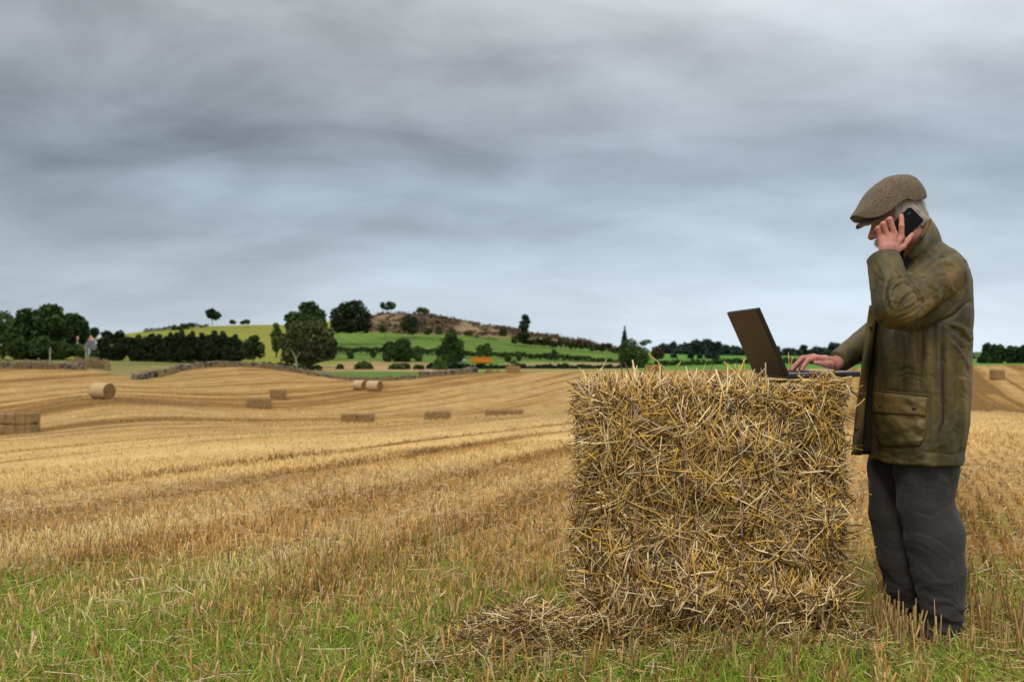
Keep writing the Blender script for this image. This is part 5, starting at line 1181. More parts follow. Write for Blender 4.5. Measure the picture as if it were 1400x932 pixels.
FJ = [([(1222, 450), (1245, 453), (1275, 444), (1305, 431), (1323, 413)], -16, 3.2), ([(1226, 371), (1238, 384), (1248, 393), (1256, 405), (1257, 412)], -17, 2.6), ([(1240, 376), (1254, 392), (1261, 408)], 9, 3.2), ([(1236, 378), (1259, 367), (1276, 354), (1293, 348)], -9, 3.2),
      ([(1244, 382), (1262, 373), (1280, 360), (1300, 356)], 6, 4), ([(1232, 378), (1217, 385), (1212, 402), (1214, 420)], -9, 2.2), ([(1235, 383), (1223, 390), (1218, 404), (1219, 418)], 6, 2.2),
      ([(1243, 388), (1230, 394), (1225, 406), (1224, 416)], -8, 2.2), ([(1246, 396), (1235, 402), (1231, 412)], 6, 2.4), ([(1250, 408), (1240, 414), (1234, 420)], -6, 2.2), ([(1258, 412), (1245, 424), (1225, 432)], 5, 3), ([(1262, 420), (1247, 434), (1222, 441)], -5, 2.5),
      ([(1212, 358), (1219, 370), (1222, 384)], -5, 2.6), ([(1198, 362), (1205, 378), (1203, 395)], -4, 3), ([(1206, 366), (1212, 378)], 4, 3), ([(1262, 382), (1272, 396), (1276, 410)], -5, 3.5), ([(1270, 376), (1282, 388), (1284, 404)], 5, 4), ([(1268, 408), (1290, 391), (1296, 366)], -5, 4), ([(1282, 420), (1304, 398), (1308, 372)], 5, 4.5), ([(1276, 362), (1286, 368), (1300, 372)], -5, 2.6), ([(1280, 378), (1294, 376)], -4, 2.4),
      ([(1318, 356), (1319, 385), (1312, 410), (1290, 432)], -7, 2.4), ([(1323, 370), (1324, 400), (1318, 420)], 4, 3),
      ([(1201, 437), (1198, 480), (1195, 532)], 6, 3), ([(1207, 440), (1204, 500), (1203, 533)], -6, 2.6), ([(1228, 452), (1236, 480), (1231, 520)], -7, 3), ([(1221, 452), (1226, 490), (1222, 525)], 6, 3.6), ([(1243, 450), (1244, 490), (1240, 530)], 6, 3.5), ([(1259, 448), (1262, 480), (1256, 515)], -8, 2.8), ([(1269, 452), (1270, 500), (1268, 530)], 6, 3.6),
      ([(1235, 522), (1246, 516), (1258, 521)], -6, 2.2), ([(1231, 512), (1245, 507), (1257, 510)], 4, 2.4), ([(1289, 440), (1289, 534), (1291, 567), (1281, 606)], -9, 1.9), ([(1295, 440), (1296, 534), (1297, 570), (1290, 608)], 5, 2.6), ([(1282, 444), (1282, 534), (1283, 567)], 4, 2.4),
      ([(1300, 452), (1318, 462), (1326, 480)], -7, 3), ([(1302, 444), (1316, 450), (1326, 462)], 5, 3), ([(1305, 470), (1316, 485), (1325, 500)], 5, 3.4), ([(1320, 470), (1318, 490), (1324, 510)], -6, 2.4), ([(1303, 500), (1309, 540), (1306, 590)], -6, 3.4), ([(1316, 520), (1318, 560), (1314, 610)], 5, 3.4),
      ([(1200, 624), (1235, 628), (1262, 622), (1276, 612)], -5, 2.6), ([(1206, 630), (1240, 634), (1270, 632)], 3, 2), ([(1280, 618), (1300, 622), (1316, 618)], -4, 3), ([(1270, 330), (1286, 340), (1300, 348)], -3, 3), ([(1252, 350), (1262, 362), (1270, 352)], -3, 3)]
arm_mask = 1.0
V = folds(V, Nm, [(p_, a_ * .75, w_) for p_, a_, w_ in FJ], 3.8, 3.97)
Nm = vnormals(V, Fq)
SJ = [([(1231, 372), (1240, 381), (1250, 394), (1258, 410)], 8, 3), ([(1262, 371), (1279, 358), (1298, 351)], 5, 3.2), ([(1250, 376), (1264, 384), (1272, 396)], 5, 3), ([(1256, 372), (1273, 380), (1283, 394), (1286, 408)], 5, 3.5),
      ([(1221, 380), (1213, 392), (1210, 408), (1214, 424)], 6, 2.8), ([(1229, 386), (1220, 396), (1217, 412)], 5, 2.4), ([(1238, 390), (1227, 398), (1222, 412)], -5, 2.4), ([(1246, 400), (1234, 408), (1228, 420)], 5, 2.4), ([(1256, 410), (1243, 420), (1226, 428)], 5, 2.6), ([(1266, 414), (1250, 428), (1226, 437)], -5, 3), ([(1280, 416), (1262, 432), (1240, 442)], 4, 3),
      ([(1204, 360), (1211, 374), (1214, 388)], 4, 2.4), ([(1194, 366), (1200, 384), (1204, 402)], -4, 2.8), ([(1216, 356), (1226, 366), (1230, 376)], 4, 2.2), ([(1288, 366), (1300, 376), (1303, 392)], 4, 3.4), ([(1296, 396), (1306, 384), (1308, 366)], -4, 3.4), ([(1276, 410), (1290, 402), (1298, 390)], 3.5, 3),
      ([(1199, 444), (1197, 480), (1196, 528)], 5, 3), ([(1212, 448), (1209, 490), (1210, 530)], -5, 3), ([(1224, 456), (1227, 482), (1222, 512)], 5, 3), ([(1236, 452), (1240, 484), (1236, 510)], -5, 3), ([(1251, 452), (1252, 490), (1249, 528)], 5, 3.2), ([(1263, 450), (1264, 486), (1260, 524)], -5, 3), ([(1274, 452), (1276, 500), (1274, 532)], 4, 3), ([(1228, 518), (1240, 512), (1256, 516)], 5, 2.4), ([(1226, 505), (1240, 500), (1254, 505)], -4, 2.4),
      ([(1297, 448), (1312, 456), (1324, 474)], 6, 3), ([(1299, 462), (1312, 474), (1322, 492)], 5, 3), ([(1298, 440), (1314, 442), (1326, 452)], 5, 2.8), ([(1300, 490), (1306, 520), (1304, 560)], 5, 3.2), ([(1312, 500), (1317, 540), (1314, 590)], -5, 3.2), ([(1298, 580), (1306, 600), (1308, 622)], 4, 3), ([(1206, 618), (1226, 626), (1256, 622)], 4, 2.6), ([(1244, 628), (1262, 622), (1280, 612)], -4, 2.6), ([(1270, 600), (1276, 580), (1277, 556)], 4, 2.6),
      ([(1262, 344), (1276, 340), (1296, 350)], 3, 3), ([(1248, 358), (1256, 350), (1264, 346)], 3.5, 2.4), ([(1284, 352), (1300, 356), (1312, 366)], 3.5, 3)]
V = sfolds(V, Nm, SJ, 3.8, 3.97); Nm = vnormals(V, Fq)
rs = np.random.default_rng(5); mini = []
for (uc, vc, su, sv, an, nn) in [(1228, 405, 12, 14, -1.0, 22), (1262, 392, 16, 14, .7, 16), (1292, 385, 12, 16, 1.3, 10), (1205, 380, 8, 12, 1.2, 7), (1232, 490, 16, 26, 1.5, 16), (1268, 500, 12, 28, 1.5, 10), (1308, 480, 10, 24, .9, 16), (1308, 570, 8, 30, 1.4, 10), (1240, 622, 30, 6, .15, 10), (1280, 590, 6, 24, 1.5, 6), (1284, 345, 14, 8, .5, 6)]:
    for _ in range(nn):
        c_u, c_v = rs.normal(uc, su), rs.normal(vc, sv); th = rs.normal(an, .45); l = rs.uniform(5, 14); bnd = rs.normal(0, 2)
        mini.append(([(c_u - l * math.cos(th) * .5, c_v - l * math.sin(th) * .5), (c_u + bnd * math.sin(th), c_v - bnd * math.cos(th)), (c_u + l * math.cos(th) * .5, c_v + l * math.sin(th) * .5)], rs.uniform(1.5, 3.4) * rs.choice((-1, 1)), rs.uniform(1.4, 2.6)))
V = sfolds(V, Nm, mini, 3.8, 3.97); Nm = vnormals(V, Fq)
V = wrinkle(V, Nm, .0022, 15, 301, (1, 1, .45)); V = wrinkle(V, Nm, .0008, 40, 302, (1, 1, .7))
hem = np.clip((.75 - V[:, 2]) / .10, 0, 1); V[:, 1] += hem * .010 * np.sin(V[:, 0] * 55); V[:, 0] += hem * .006 * np.sin(V[:, 1] * 40)
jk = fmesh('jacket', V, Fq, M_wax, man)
# dark fresh wax at seams and pocket; shade painted under arm and in folds
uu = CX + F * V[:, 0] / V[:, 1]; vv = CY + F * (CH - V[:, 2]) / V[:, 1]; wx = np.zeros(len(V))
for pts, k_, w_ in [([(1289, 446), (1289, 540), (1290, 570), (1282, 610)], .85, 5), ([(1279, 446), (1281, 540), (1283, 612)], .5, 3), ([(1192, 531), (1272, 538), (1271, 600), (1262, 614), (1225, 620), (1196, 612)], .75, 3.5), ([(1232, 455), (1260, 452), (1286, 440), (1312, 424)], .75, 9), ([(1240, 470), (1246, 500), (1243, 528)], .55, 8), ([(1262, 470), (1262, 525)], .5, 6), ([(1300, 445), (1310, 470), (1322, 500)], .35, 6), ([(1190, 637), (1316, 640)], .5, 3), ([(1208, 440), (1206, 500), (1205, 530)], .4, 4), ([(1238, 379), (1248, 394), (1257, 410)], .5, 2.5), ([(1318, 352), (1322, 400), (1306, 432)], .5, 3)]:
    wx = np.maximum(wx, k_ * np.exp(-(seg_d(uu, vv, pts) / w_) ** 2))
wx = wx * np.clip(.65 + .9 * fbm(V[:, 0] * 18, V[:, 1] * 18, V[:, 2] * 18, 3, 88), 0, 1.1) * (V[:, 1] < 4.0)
a_ = jk.data.attributes.new('wax_and_shade', 'FLOAT', 'POINT'); a_.data.foreach_set('value', np.clip(wx, 0, .92).astype(np.float32))
# drape helper: find the jacket surface seen at a photo pixel
from mathutils.bvhtree import BVHTree
bvh = BVHTree.FromPolygons([Vector(v) for v in V], [tuple(int(i) for i in q) for q in Fq])
def drape(u, v, off=0.0):
    a = Vector(P(u, v, 3.2)); b = Vector(P(u, v, 4.2)); d = (b - a).normalized(); h = bvh.ray_cast(a, d)
    if h[0] is None: return Vector(P(u, v, 3.9))
    return h[0] - d * off
def patch(name, cu, nu, nv, thick, mtl, parent, puff=.0, wr=.0, seed=0):
    """cloth patch: cu(s,t)->(u,v); its rim is turned down onto the jacket"""
    g = []; 
    for j in range(nv + 1):
        for i in range(nu + 1):
            s, t = i / nu, j / nv; e = min(1, min(s, 1 - s) * nu / 1.0, min(t, 1 - t) * nv / 1.0)
            off = (thick if e > 0 else -.004) + puff * (4 * s * (1 - s)) * (4 * t * (1 - t)) ** .6 + wr * float(vnoise(s * 5 + seed + 2 * t, t * 4 - 3 * s, seed, 55)) * (1 + .0) + (wr * .4 * float(vnoise(s * 14, t * 11, seed, 56))) * (1 if e > 0 else 0)
            g.append(drape(*cu(s, t), off))
    # smooth the depth a little
    G_ = np.array([tuple(p) for p in g]).reshape(nv + 1, nu + 1, 3)
    for _ in range(2): G_[1:-1, 1:-1] = G_[1:-1, 1:-1] * .5 + .125 * (G_[:-2, 1:-1] + G_[2:, 1:-1] + G_[1:-1, :-2] + G_[1:-1, 2:])
    idx = np.arange((nu + 1) * (nv + 1)).reshape(nv + 1, nu + 1)
    Fp = np.stack([idx[:-1, :-1], idx[1:, :-1], idx[1:, 1:], idx[:-1, 1:]], -1).reshape(-1, 4)
    return fmesh(name, G_.reshape(-1, 3), Fp, mtl, parent)
def bil(c00, c10, c11, c01, rnd=0.0):
    def f(s, t):
        k = rnd * max(0, t - .55) ** 2 / .2 * ((s - .5) * 2) ** 2 * (1 if s > .5 else -1)
        u = (c00[0] * (1 - s) + c10[0] * s) * (1 - t) + (c01[0] * (1 - s) + c11[0] * s) * t - k
        v = (c00[1] * (1 - s) + c10[1] * s) * (1 - t) + (c01[1] * (1 - s) + c11[1] * s) * t - rnd * .6 * (t ** 2) * (abs(s - .5) * 2) ** 3
        return u, v
    return f
pk = patch('pocket', bil((1194, 560), (1267, 565), (1266, 613), (1194, 612), 9), 40, 34, .007, M_wax, jk, .010, .009, 2)
fl = patch('pocket_flap', bil((1192.5, 534), (1270, 541.5), (1266.5, 571), (1192.5, 566)), 40, 16, .025, M_wax, pk, .003, .006, 5)
patch('seam', bil((1192.5, 531.5), (1272, 539), (1272, 542), (1192.5, 534.5)), 26, 3, .012, M_wax, jk)
patch('zip', bil((1287.3, 500), (1290.6, 500), (1291.5, 585), (1288, 586)), 3, 20, .003, mat('dark red zip tape', base=(.045, .012, .012), rough=.8, nscale=60, namt=.3), jk)
for i, (a, b) in enumerate([((1276, 446), (1279, 446)), ]):
    patch('seam', bil(a, b, (1284, 612), (1281, 612)), 2, 30, .004, M_wax, jk)
def stud(p, r, nrm, mtl, parent, name='press_stud'):
    nrm = Vector(nrm).normalized(); p = Vector(p)
    v, f = tube_path([p - nrm * .004, p + nrm * .0015, p + nrm * .0028, p + nrm * .0032], [r, r, r * .8, r * .25], 16)
    return link(name, pymesh('s', v, f), mtl, parent, smooth=True)
for (u, v) in ((1204, 553.5), (1250, 557.5)): stud(drape(u, v, .0285), .0085, (-.1, -1, 0), M_btn, fl)
for (u, v) in ((1256, 335.5), (1277.5, 325.5)): stud(drape(u, v, .004), .0052, (.1, -1, .3), M_brass, jk, 'eyelet')
# far front panel with its placket
def strip(name, L_, Rr, yl, yr, mtl, parent, t=.004, n=24, m_=6, wv=.004):
    """vertical sheet between left and right photo lines ((v,u) tables)"""
    vs = np.linspace(L_[0][0], L_[-1][0], n + 1); V = []
    for side in (0, 1):
        for j, v in enumerate(vs):
            ul = np.interp(v, [q[0] for q in L_], [q[1] for q in L_]); ur = np.interp(v, [q[0] for q in Rr], [q[1] for q in Rr])
            for i in range(m_ + 1):
                s = i / m_; y = yl + (yr - yl) * s + side * t + wv * math.sin(j * .45 + s * 2) - wv * .8 * (1 - (2 * s - 1) ** 2); V.append(P(ul + (ur - ul) * s, v, y))
    V = np.array(V); A = np.arange((n + 1) * (m_ + 1)).reshape(n + 1, m_ + 1); B_ = A + (n + 1) * (m_ + 1)
    f = [np.stack([A[:-1, :-1], A[1:, :-1], A[1:, 1:], A[:-1, 1:]], -1).reshape(-1, 4), np.stack([B_[:-1, :-1], B_[:-1, 1:], B_[1:, 1:], B_[1:, :-1]], -1).reshape(-1, 4)]
    for e, g_ in ((A[:, 0], B_[:, 0]), (B_[:, -1], A[:, -1]), (B_[0], A[0]), (A[-1], B_[-1])): f.append(np.stack([e[:-1], g_[:-1], g_[1:], e[1:]], -1))
    return fmesh(name, V, np.concatenate(f), mtl, parent)
pn = strip('front_panel', [(420, 1189), (450, 1184), (481, 1180), (512, 1177), (556, 1171), (621, 1164)], [(420, 1212), (520, 1205), (627, 1206)], 4.045, 4.09, M_dark_lin, jk)
pc = strip('placket', [(417, 1188.5), (450, 1183.5), (481, 1179.5), (512, 1176.5), (556, 1170.5), (622, 1163.5)], [(417, 1200), (450, 1196), (484, 1192), (512, 1188), (556, 1183), (625, 1178)], 4.026, 4.038, M_wax, jk, .003, wv=.009)
for (u, v) in ((1191, 446.5), (1181.5, 492.5), (1177, 539.5), (1171.5, 585.5)): stud(P(u, v, 4.020), .0075, (-.15, -1, 0), M_btn, pc)
# cuffs
def cuff(c, e, r0, r1, ln, parent):
    ax = Vector(c - e).normalized(); c = Vector(c); pts = [c - ax * .05, c - ax * .02, c + ax * ln * .6, c + ax * ln, c + ax * ln, c + ax * (ln - .004), c - ax * .02]
    v, f = tube_path(pts, [r0 * .96, r0 * 1.0, r1, r1 * .995, r1 * .94, r1 * .91, r0 * .85], 36, closed=False)
    v = [p + Vector((.002 * math.sin(p.z * 130), .002 * math.sin(p.x * 150), 0)) for p in v]
    link('cuff', pymesh('c', v, f), M_wax, parent, smooth=True)
cuff(CUF1, EL1, .0635, .061, .012, jk); cuff(CUF2, EL2, .050, .046, .014, jk)
# collar: standing band, high at the nape, open under the chin
def collar_ring(c0, c1, ax_, ay_, th):
    """centre line from front point c1 to back point c0"""
    c = (c0 + c1) / 2; d = (c0 - c1) / 2; return c + d * math.cos(th) + np.array((0, 1., 0)) * ay_ * math.sin(th)
def collar(name, bot, top, mtl, parent, inset=0.0, th0=R(158)):
    K = 44; rows = 6; V = []
    for side in (0, 1):
        for j in range(rows + 1):
            t = j / rows
            for k in range(K + 1):
                th = -th0 + 2 * th0 * k / K; a = collar_ring(*bot, th); b = collar_ring(*top, th); p = a * (1 - t) + b * t
                p = p + np.array((math.cos(th) * .6, math.sin(th), 0)) * (.010 * math.sin(t * math.pi) - inset - side * .005)
                V.append(p)
    V = np.array(V); A = np.arange((rows + 1) * (K + 1)).reshape(rows + 1, K + 1); B_ = A + A.size
    f = [np.stack([A[:-1, :-1], A[:-1, 1:], A[1:, 1:], A[1:, :-1]], -1).reshape(-1, 4), np.stack([B_[:-1, :-1], B_[1:, :-1], B_[1:, 1:], B_[:-1, 1:]], -1).reshape(-1, 4), np.stack([A[-1, :-1], A[-1, 1:], B_[-1, 1:], B_[-1, :-1]], -1), np.stack([A[:-1, 0], A[1:, 0], B_[1:, 0], B_[:-1, 0]], -1), np.stack([A[:-1, -1], B_[:-1, -1], B_[1:, -1], A[1:, -1]], -1)]
    return fmesh(name, V, np.concatenate(f), mtl, parent)
cb = (P(1284, 332, 4.0), P(1231, 366, 4.0), 0, .112); ct = (P(1270, 298.5, 4.0), P(1230, 351, 4.0), 0, .090)
co = collar('collar', cb, ct, M_wax, jk)
ct2 = (P(1266.5, 296.5, 4.0), P(1228, 350, 4.0), 0, .088)
collar('collar_lining', (P(1280, 330, 4.0), P(1234, 366, 4.0), 0, .104), ct2, M_cord, co, .0065)
# dark scarf at the throat
V, Fq = surf(lambda p: smin(cap(p, P(1250, 356, 3.955), P(1246, 392, 3.95), .040, .05), cap(p, P(1250, 356, 4.05), P(1246, 392, 4.04), .040, .05), .03), P(1215, 420, 3.86), P(1275, 330, 4.14), .006)
fmesh('scarf', V, Fq, mat('black wool', base=(.012, .011, .012), rough=.95, nscale=60, namt=.3), man)

# ---- trousers
NL = [(1260, 590, .128), (1266, 640, .120), (1265, 688, .101), (1277, 730, .111), (1283, 780, .099), (1288, 826, .080), (1289, 862, .062)]
FL = [(1236, 590, .12), (1224, 640, .107), (1226, 700, .106), (1236, 760, .104), (1246, 800, .097), (1262, 830, .082), (1270, 860, .066)]
def leg(p, L_, Y):
    d = None
    for (a, b) in zip(L_[:-1], L_[1:]):
        e = cap(p, P(a[0], a[1], Y), P(b[0], b[1], Y), a[2], b[2]); d = e if d is None else smin(d, e, .012)
    return d
def trou(p):
    d = smin(leg(p, NL, 3.925), leg(p, FL, 4.12), .012)
    return smax(d, -.012 - p[2], .01)
V, Fq = surf(trou, np.array((1.34, 3.74, -.03)), np.array((1.90, 4.28, .86)), .0045)
Nm = vnormals(V, Fq)
FT = [([(1237, 729), (1258, 729), (1278, 735), (1296, 748)], -7, 3), ([(1240, 738), (1262, 742), (1284, 756)], 6, 4), ([(1246, 752), (1268, 772), (1290, 792)], -5, 4), ([(1256, 700), (1275, 706), (1300, 690)], -6, 4), ([(1300, 684), (1285, 696), (1270, 694)], 4, 4), ([(1260, 790), (1275, 808), (1294, 818)], -6, 4), ([(1300, 760), (1312, 790), (1314, 820)], -5, 4), ([(1268, 826), (1285, 834), (1302, 832)], -10, 4), ([(1290, 826), (1306, 830), (1313, 838)], -9, 4), ([(1270, 838), (1290, 844), (1310, 842)], 7, 3.5), ([(1262, 812), (1282, 822), (1300, 820)], 6, 4), ([(1293, 640), (1294, 700), (1298, 760), (1306, 822)], 2.2, 1.3), ([(1296, 640), (1297, 700), (1301, 760), (1309, 822)], -2, 1.3), ([(1245, 640), (1250, 690), (1258, 730)], 5, 6), ([(1275, 640), (1278, 680)], -4, 6), ([(1215, 810), (1240, 826), (1262, 832)], -6, 4), ([(1205, 780), (1225, 800)], -4, 5)]
V = folds(V, Nm, [(a, b * .35, c) for a, b, c in FT], 3.9, 4.15); Nm = vnormals(V, Fq)
V = sfolds(V, Nm, [(p_, a_ * .42, w_ * .95) for p_, a_, w_ in [([(1235, 728), (1256, 728), (1278, 735), (1297, 750)], 7, 3), ([(1238, 742), (1260, 746), (1282, 762)], 6, 3), ([(1244, 758), (1264, 776), (1288, 796)], 6, 3), ([(1254, 786), (1272, 806), (1292, 820)], -6, 3), ([(1250, 700), (1272, 706), (1300, 688)], 6, 3), ([(1304, 690), (1286, 700), (1268, 712)], -5, 3), ([(1316, 716), (1302, 730), (1288, 734)], 5, 3), ([(1318, 750), (1304, 762), (1290, 766)], 5, 3), ([(1316, 790), (1300, 800), (1284, 800)], 5, 3), ([(1262, 822), (1282, 832), (1304, 828)], 8, 3), ([(1266, 836), (1286, 844), (1308, 840)], -8, 3), ([(1290, 812), (1304, 818), (1314, 832)], -7, 3), ([(1236, 650), (1240, 690), (1248, 724)], 4, 4), ([(1262, 645), (1266, 680)], 4, 4), ([(1284, 642), (1284, 676)], -4, 4), ([(1212, 800), (1236, 820), (1260, 828)], 6, 3), ([(1204, 770), (1222, 792), (1246, 806)], -5, 3), ([(1198, 740), (1214, 752), (1232, 760)], 4, 3)]], 3.9, 4.2); Nm = vnormals(V, Fq)
low = np.clip((.30 - V[:, 2]) / .25, 0, 1)
V = wrinkle(V, Nm, .0025, 10, 401, (1, 1, 1.0)); V = wrinkle(V, Nm, .006, 16, 402, (.6, .6, 1.6), low); V = wrinkle(V, Nm, .0012, 40, 403)
fmesh('trousers', V, Fq, M_trou, man)
# ---- shoes
def shoe(c, rz):
    root_pts = lambda x, y, z: (c[0] + x * math.cos(rz) - y * math.sin(rz), c[1] + x * math.sin(rz) + y * math.cos(rz), z)
    M_ = lambda p: [(p[0] - c[0]) * math.cos(rz) + (p[1] - c[1]) * math.sin(rz), -(p[0] - c[0]) * math.sin(rz) + (p[1] - c[1]) * math.cos(rz), p[2] + .03]
    def f(p):
        q = M_(p); d = ell(q, (0, 0, .045), (.05, .042, .055)); d = smin(d, ell(q, (-.13, 0, .032), (.085, .048, .038)), .05); d = smin(d, ell(q, (.02, 0, .07), (.045, .04, .05)), .03)
        return smax(d, .012 - q[2], .004)
    V, Fq = surf(f, np.array((c[0] - .27, c[1] - .27, -.04)), np.array((c[0] + .15, c[1] + .2, .14)), .005)
    s = fmesh('shoe', V, Fq, M_shoe, man)
    def g(p):
        q = M_(p); d = np.minimum(ell([q[0], q[1], q[2] * 0], (0, 0, 0), (.056, .045, 1)), ell([q[0], q[1], q[2] * 0], (-.12, 0, 0), (.10, .052, 1))); return smax(smax(d, q[2] - .016, .003), -q[2] - .002, .003)
    V, Fq = surf(g, np.array((c[0] - .27, c[1] - .27, -.045)), np.array((c[0] + .15, c[1] + .2, .03)), .005); fmesh('sole', V, Fq, M_dark_lin, s)
shoe((P(1294, 850, 3.93)[0], 3.93), R(28)); shoe((P(1272, 846, 4.12)[0], 4.12), R(-4))

# ---- hair, moustache, brow
def hair_f(p):
    q = [p[0] - HC[0], p[1] - HC[1], p[2] - HC[2]]; l = [q[0] * hf[0] + q[2] * hf[2], q[1], q[0] * ht[0] + q[2] * ht[2]]
    d = ell(l, (-.010, 0, .008), (.104, .083, .098)); d = smin(d, ell(l, (-.070, 0, -.045), (.036, .055, .04)), .03)
    d = smax(d, l[0] - .032 + np.maximum(-l[2], 0) * .7, .01); d = smax(d, -.082 - l[2], .015)
    earcut = ell([l[0], np.abs(l[1]), l[2]], (.005, .085, -.025), (.022, .03, .034)); return smax(d, -earcut, .004)
V, Fq = surf(hair_f, HC - .16, HC + .16, .004); hr = fmesh('hair', V, Fq, M_hair, man)
Nm = vnormals(V, Fq); pick = rng.choice(len(V), 3800); pv = V[pick]; pn_ = Nm[pick]
dn = np.array((.45, 0, -1.)); t_ = dn[None] - pn_ * (pn_ @ dn)[:, None]; t_ /= np.linalg.norm(t_, axis=1, keepdims=True) + 1e-6; t_ += rng.normal(0, .16, t_.shape)
ll = rng.uniform(.012, .035, len(pv))[:, None]; Cn = np.stack([pv - pn_ * .001, pv + t_ * ll * .5 + pn_ * .0035, pv + t_ * ll + pn_ * .003], 1)
Vt, Ft = tubes(Cn, np.stack([np.full(len(pv), .0006), np.full(len(pv), .0006), np.full(len(pv), .0002)], 1), 3)
c_ = np.array((.62, .57, .50)) * rng.uniform(.55, 1.35, (len(pv), 1)); M_strand = mat('hair strands', attr=True, rough=.5, spec=.4)
link('strands', npmesh('s', Vt, Ft, 4, np.repeat(c_, 9, 0)), M_strand, hr)
def tufts(name, pts, n, ln, d0, spread, parent, col):
    pts = np.array(pts); k = rng.integers(0, len(pts), n); b = pts[k] + rng.normal(0, spread, (n, 3)); d = np.array(d0)[None] + rng.normal(0, .35, (n, 3)); d /= np.linalg.norm(d, axis=1, keepdims=True)
    l_ = rng.uniform(.6, 1.2, n)[:, None] * ln; Cn = np.stack([b, b + d * l_ * .5, b + d * l_ + np.array((0, 0, -.003))], 1)
    Vt, Ft = tubes(Cn, np.stack([np.full(n, .0009), np.full(n, .0008), np.full(n, .0002)], 1), 3); c_ = np.array(col) * rng.uniform(.7, 1.2, (n, 1))
    return link(name, npmesh('s', Vt, Ft, 4, np.repeat(c_, 9, 0)), M_strand, parent)
tufts('moustache', [HL(.098 - abs(s) * 9 * abs(s), s, -.057 - abs(s) * .25) for s in np.linspace(-.032, .032, 15)], 1400, .018, hf * .5 - ht * 1.0, .004, man, (.85, .76, .58))
for sg in (-1, 1): tufts('eyebrow', [HL(.094 - (s - .02) * .25, sg * s, .016) for s in np.linspace(.014, .048, 9)], 160, .010, hf * .8 + np.array((0, sg * .6, 0)) + ht * .2, .0018, man, (.50, .44, .36))
M_eye = mat('eye', base=(.55, .52, .48), rough=.15, spec=.6)
for sg in (-1, 1):
    V, Fq = surf(lambda p: np.sqrt((p[0] - HL(.079, sg * .031, -.010)[0]) ** 2 + (p[1] - HL(.079, sg * .031, -.010)[1]) ** 2 + (p[2] - HL(.079, sg * .031, -.010)[2]) ** 2) - .0118, HL(.079, sg * .031, -.010) - .016, HL(.079, sg * .031, -.010) + .016, .002)
    ey = fmesh('eye', V, Fq, M_eye, man); c = Vector(HL(.079, sg * .031, -.010)); dd = Vector(hf * .92 - ht * .2).normalized(); v, f = tube_path([c + dd * .0095, c + dd * .0122], [.0055, .0045], 14); link('iris', pymesh('i', v, f), M_screen, ey)

# ---- flat cap
def tweed():
    m = mat('tweed', base=(.2, .15, .1), rough=.95, spec=.1, sheen=.1); t = m.node_tree; b = t.nodes['Principled BSDF']; tcn = t.nodes.new('ShaderNodeTexCoord')
    mp = t.nodes.new('ShaderNodeMapping'); mp.inputs['Rotation'].default_value = (0, R(-28), 0); t.links.new(tcn.outputs['Object'], mp.inputs[0])
    sp = t.nodes.new('ShaderNodeSeparateXYZ'); t.links.new(mp.outputs[0], sp.inputs[0])
    def M2(op, a, b_=None):
        n = t.nodes.new('ShaderNodeMath'); n.operation = op
        for i, v in enumerate((a, b_)):
            if v is None: continue
            if isinstance(v, (int, float)): n.inputs[i].default_value = v
            else: t.links.new(v, n.inputs[i])
        if op == 'MULTIPLY_ADD': n.inputs[2].default_value = -.25
        return n.outputs[0]
    fr = 2 * math.pi / .0064
    sx = M2('SINE', M2('MULTIPLY', M2('ADD', sp.outputs['X'], M2('MULTIPLY', sp.outputs['Y'], .8)), fr)); sz = M2('SINE', M2('MULTIPLY', M2('SUBTRACT', sp.outputs['Z'], M2('MULTIPLY', sp.outputs['Y'], .4)), fr))
    pr = M2('ADD', M2('MULTIPLY', M2('MULTIPLY', sx, sz), 1.0), M2('MULTIPLY', M2('ADD', sx, sz), .35))
    n = t.nodes.new('ShaderNodeTexNoise'); n.inputs['Scale'].default_value = 380; n.inputs['Detail'].default_value = 2; t.links.new(tcn.outputs['Object'], n.inputs['Vector'])
    f = M2('ADD', M2('MULTIPLY', pr, .13), M2('MULTIPLY_ADD', n.outputs['Fac'], 1.5))
    cr = t.nodes.new('ShaderNodeValToRGB'); e = cr.color_ramp.elements; e[0].position = .28; e[0].color = (.075, .052, .036, 1); e[1].position = .78; e[1].color = (.27, .215, .155, 1); x = e.new(.5); x.color = (.155, .118, .083, 1)
    t.links.new(f, cr.inputs[0]); t.links.new(cr.outputs[0], b.inputs['Base Color'])
    bp = t.nodes.new('ShaderNodeBump'); bp.inputs['Distance'].default_value = .0015; bp.inputs['Strength'].default_value = .6; t.links.new(f, bp.inputs['Height']); t.links.new(bp.outputs[0], b.inputs['Normal']); return m
M_tweed = tweed()
Tc = np.array([(1166.2, 295), (1168, 291), (1173, 284.5), (1180.6, 272.5), (1187, 263), (1198.6, 250.5), (1211.5, 243), (1224.4, 240), (1237, 240), (1247.6, 244), (1255.3, 254.3), (1260.4, 263), (1263.6, 270)])
Bc = np.array([(1166.4, 296.8), (1175.5, 301.2), (1183, 301.8), (1192, 299.5), (1199, 296), (1205, 292), (1215.4, 282.6), (1222, 279), (1228, 276.5), (1236, 279), (1250, 276.8), (1259, 273.6), (1263, 271)])
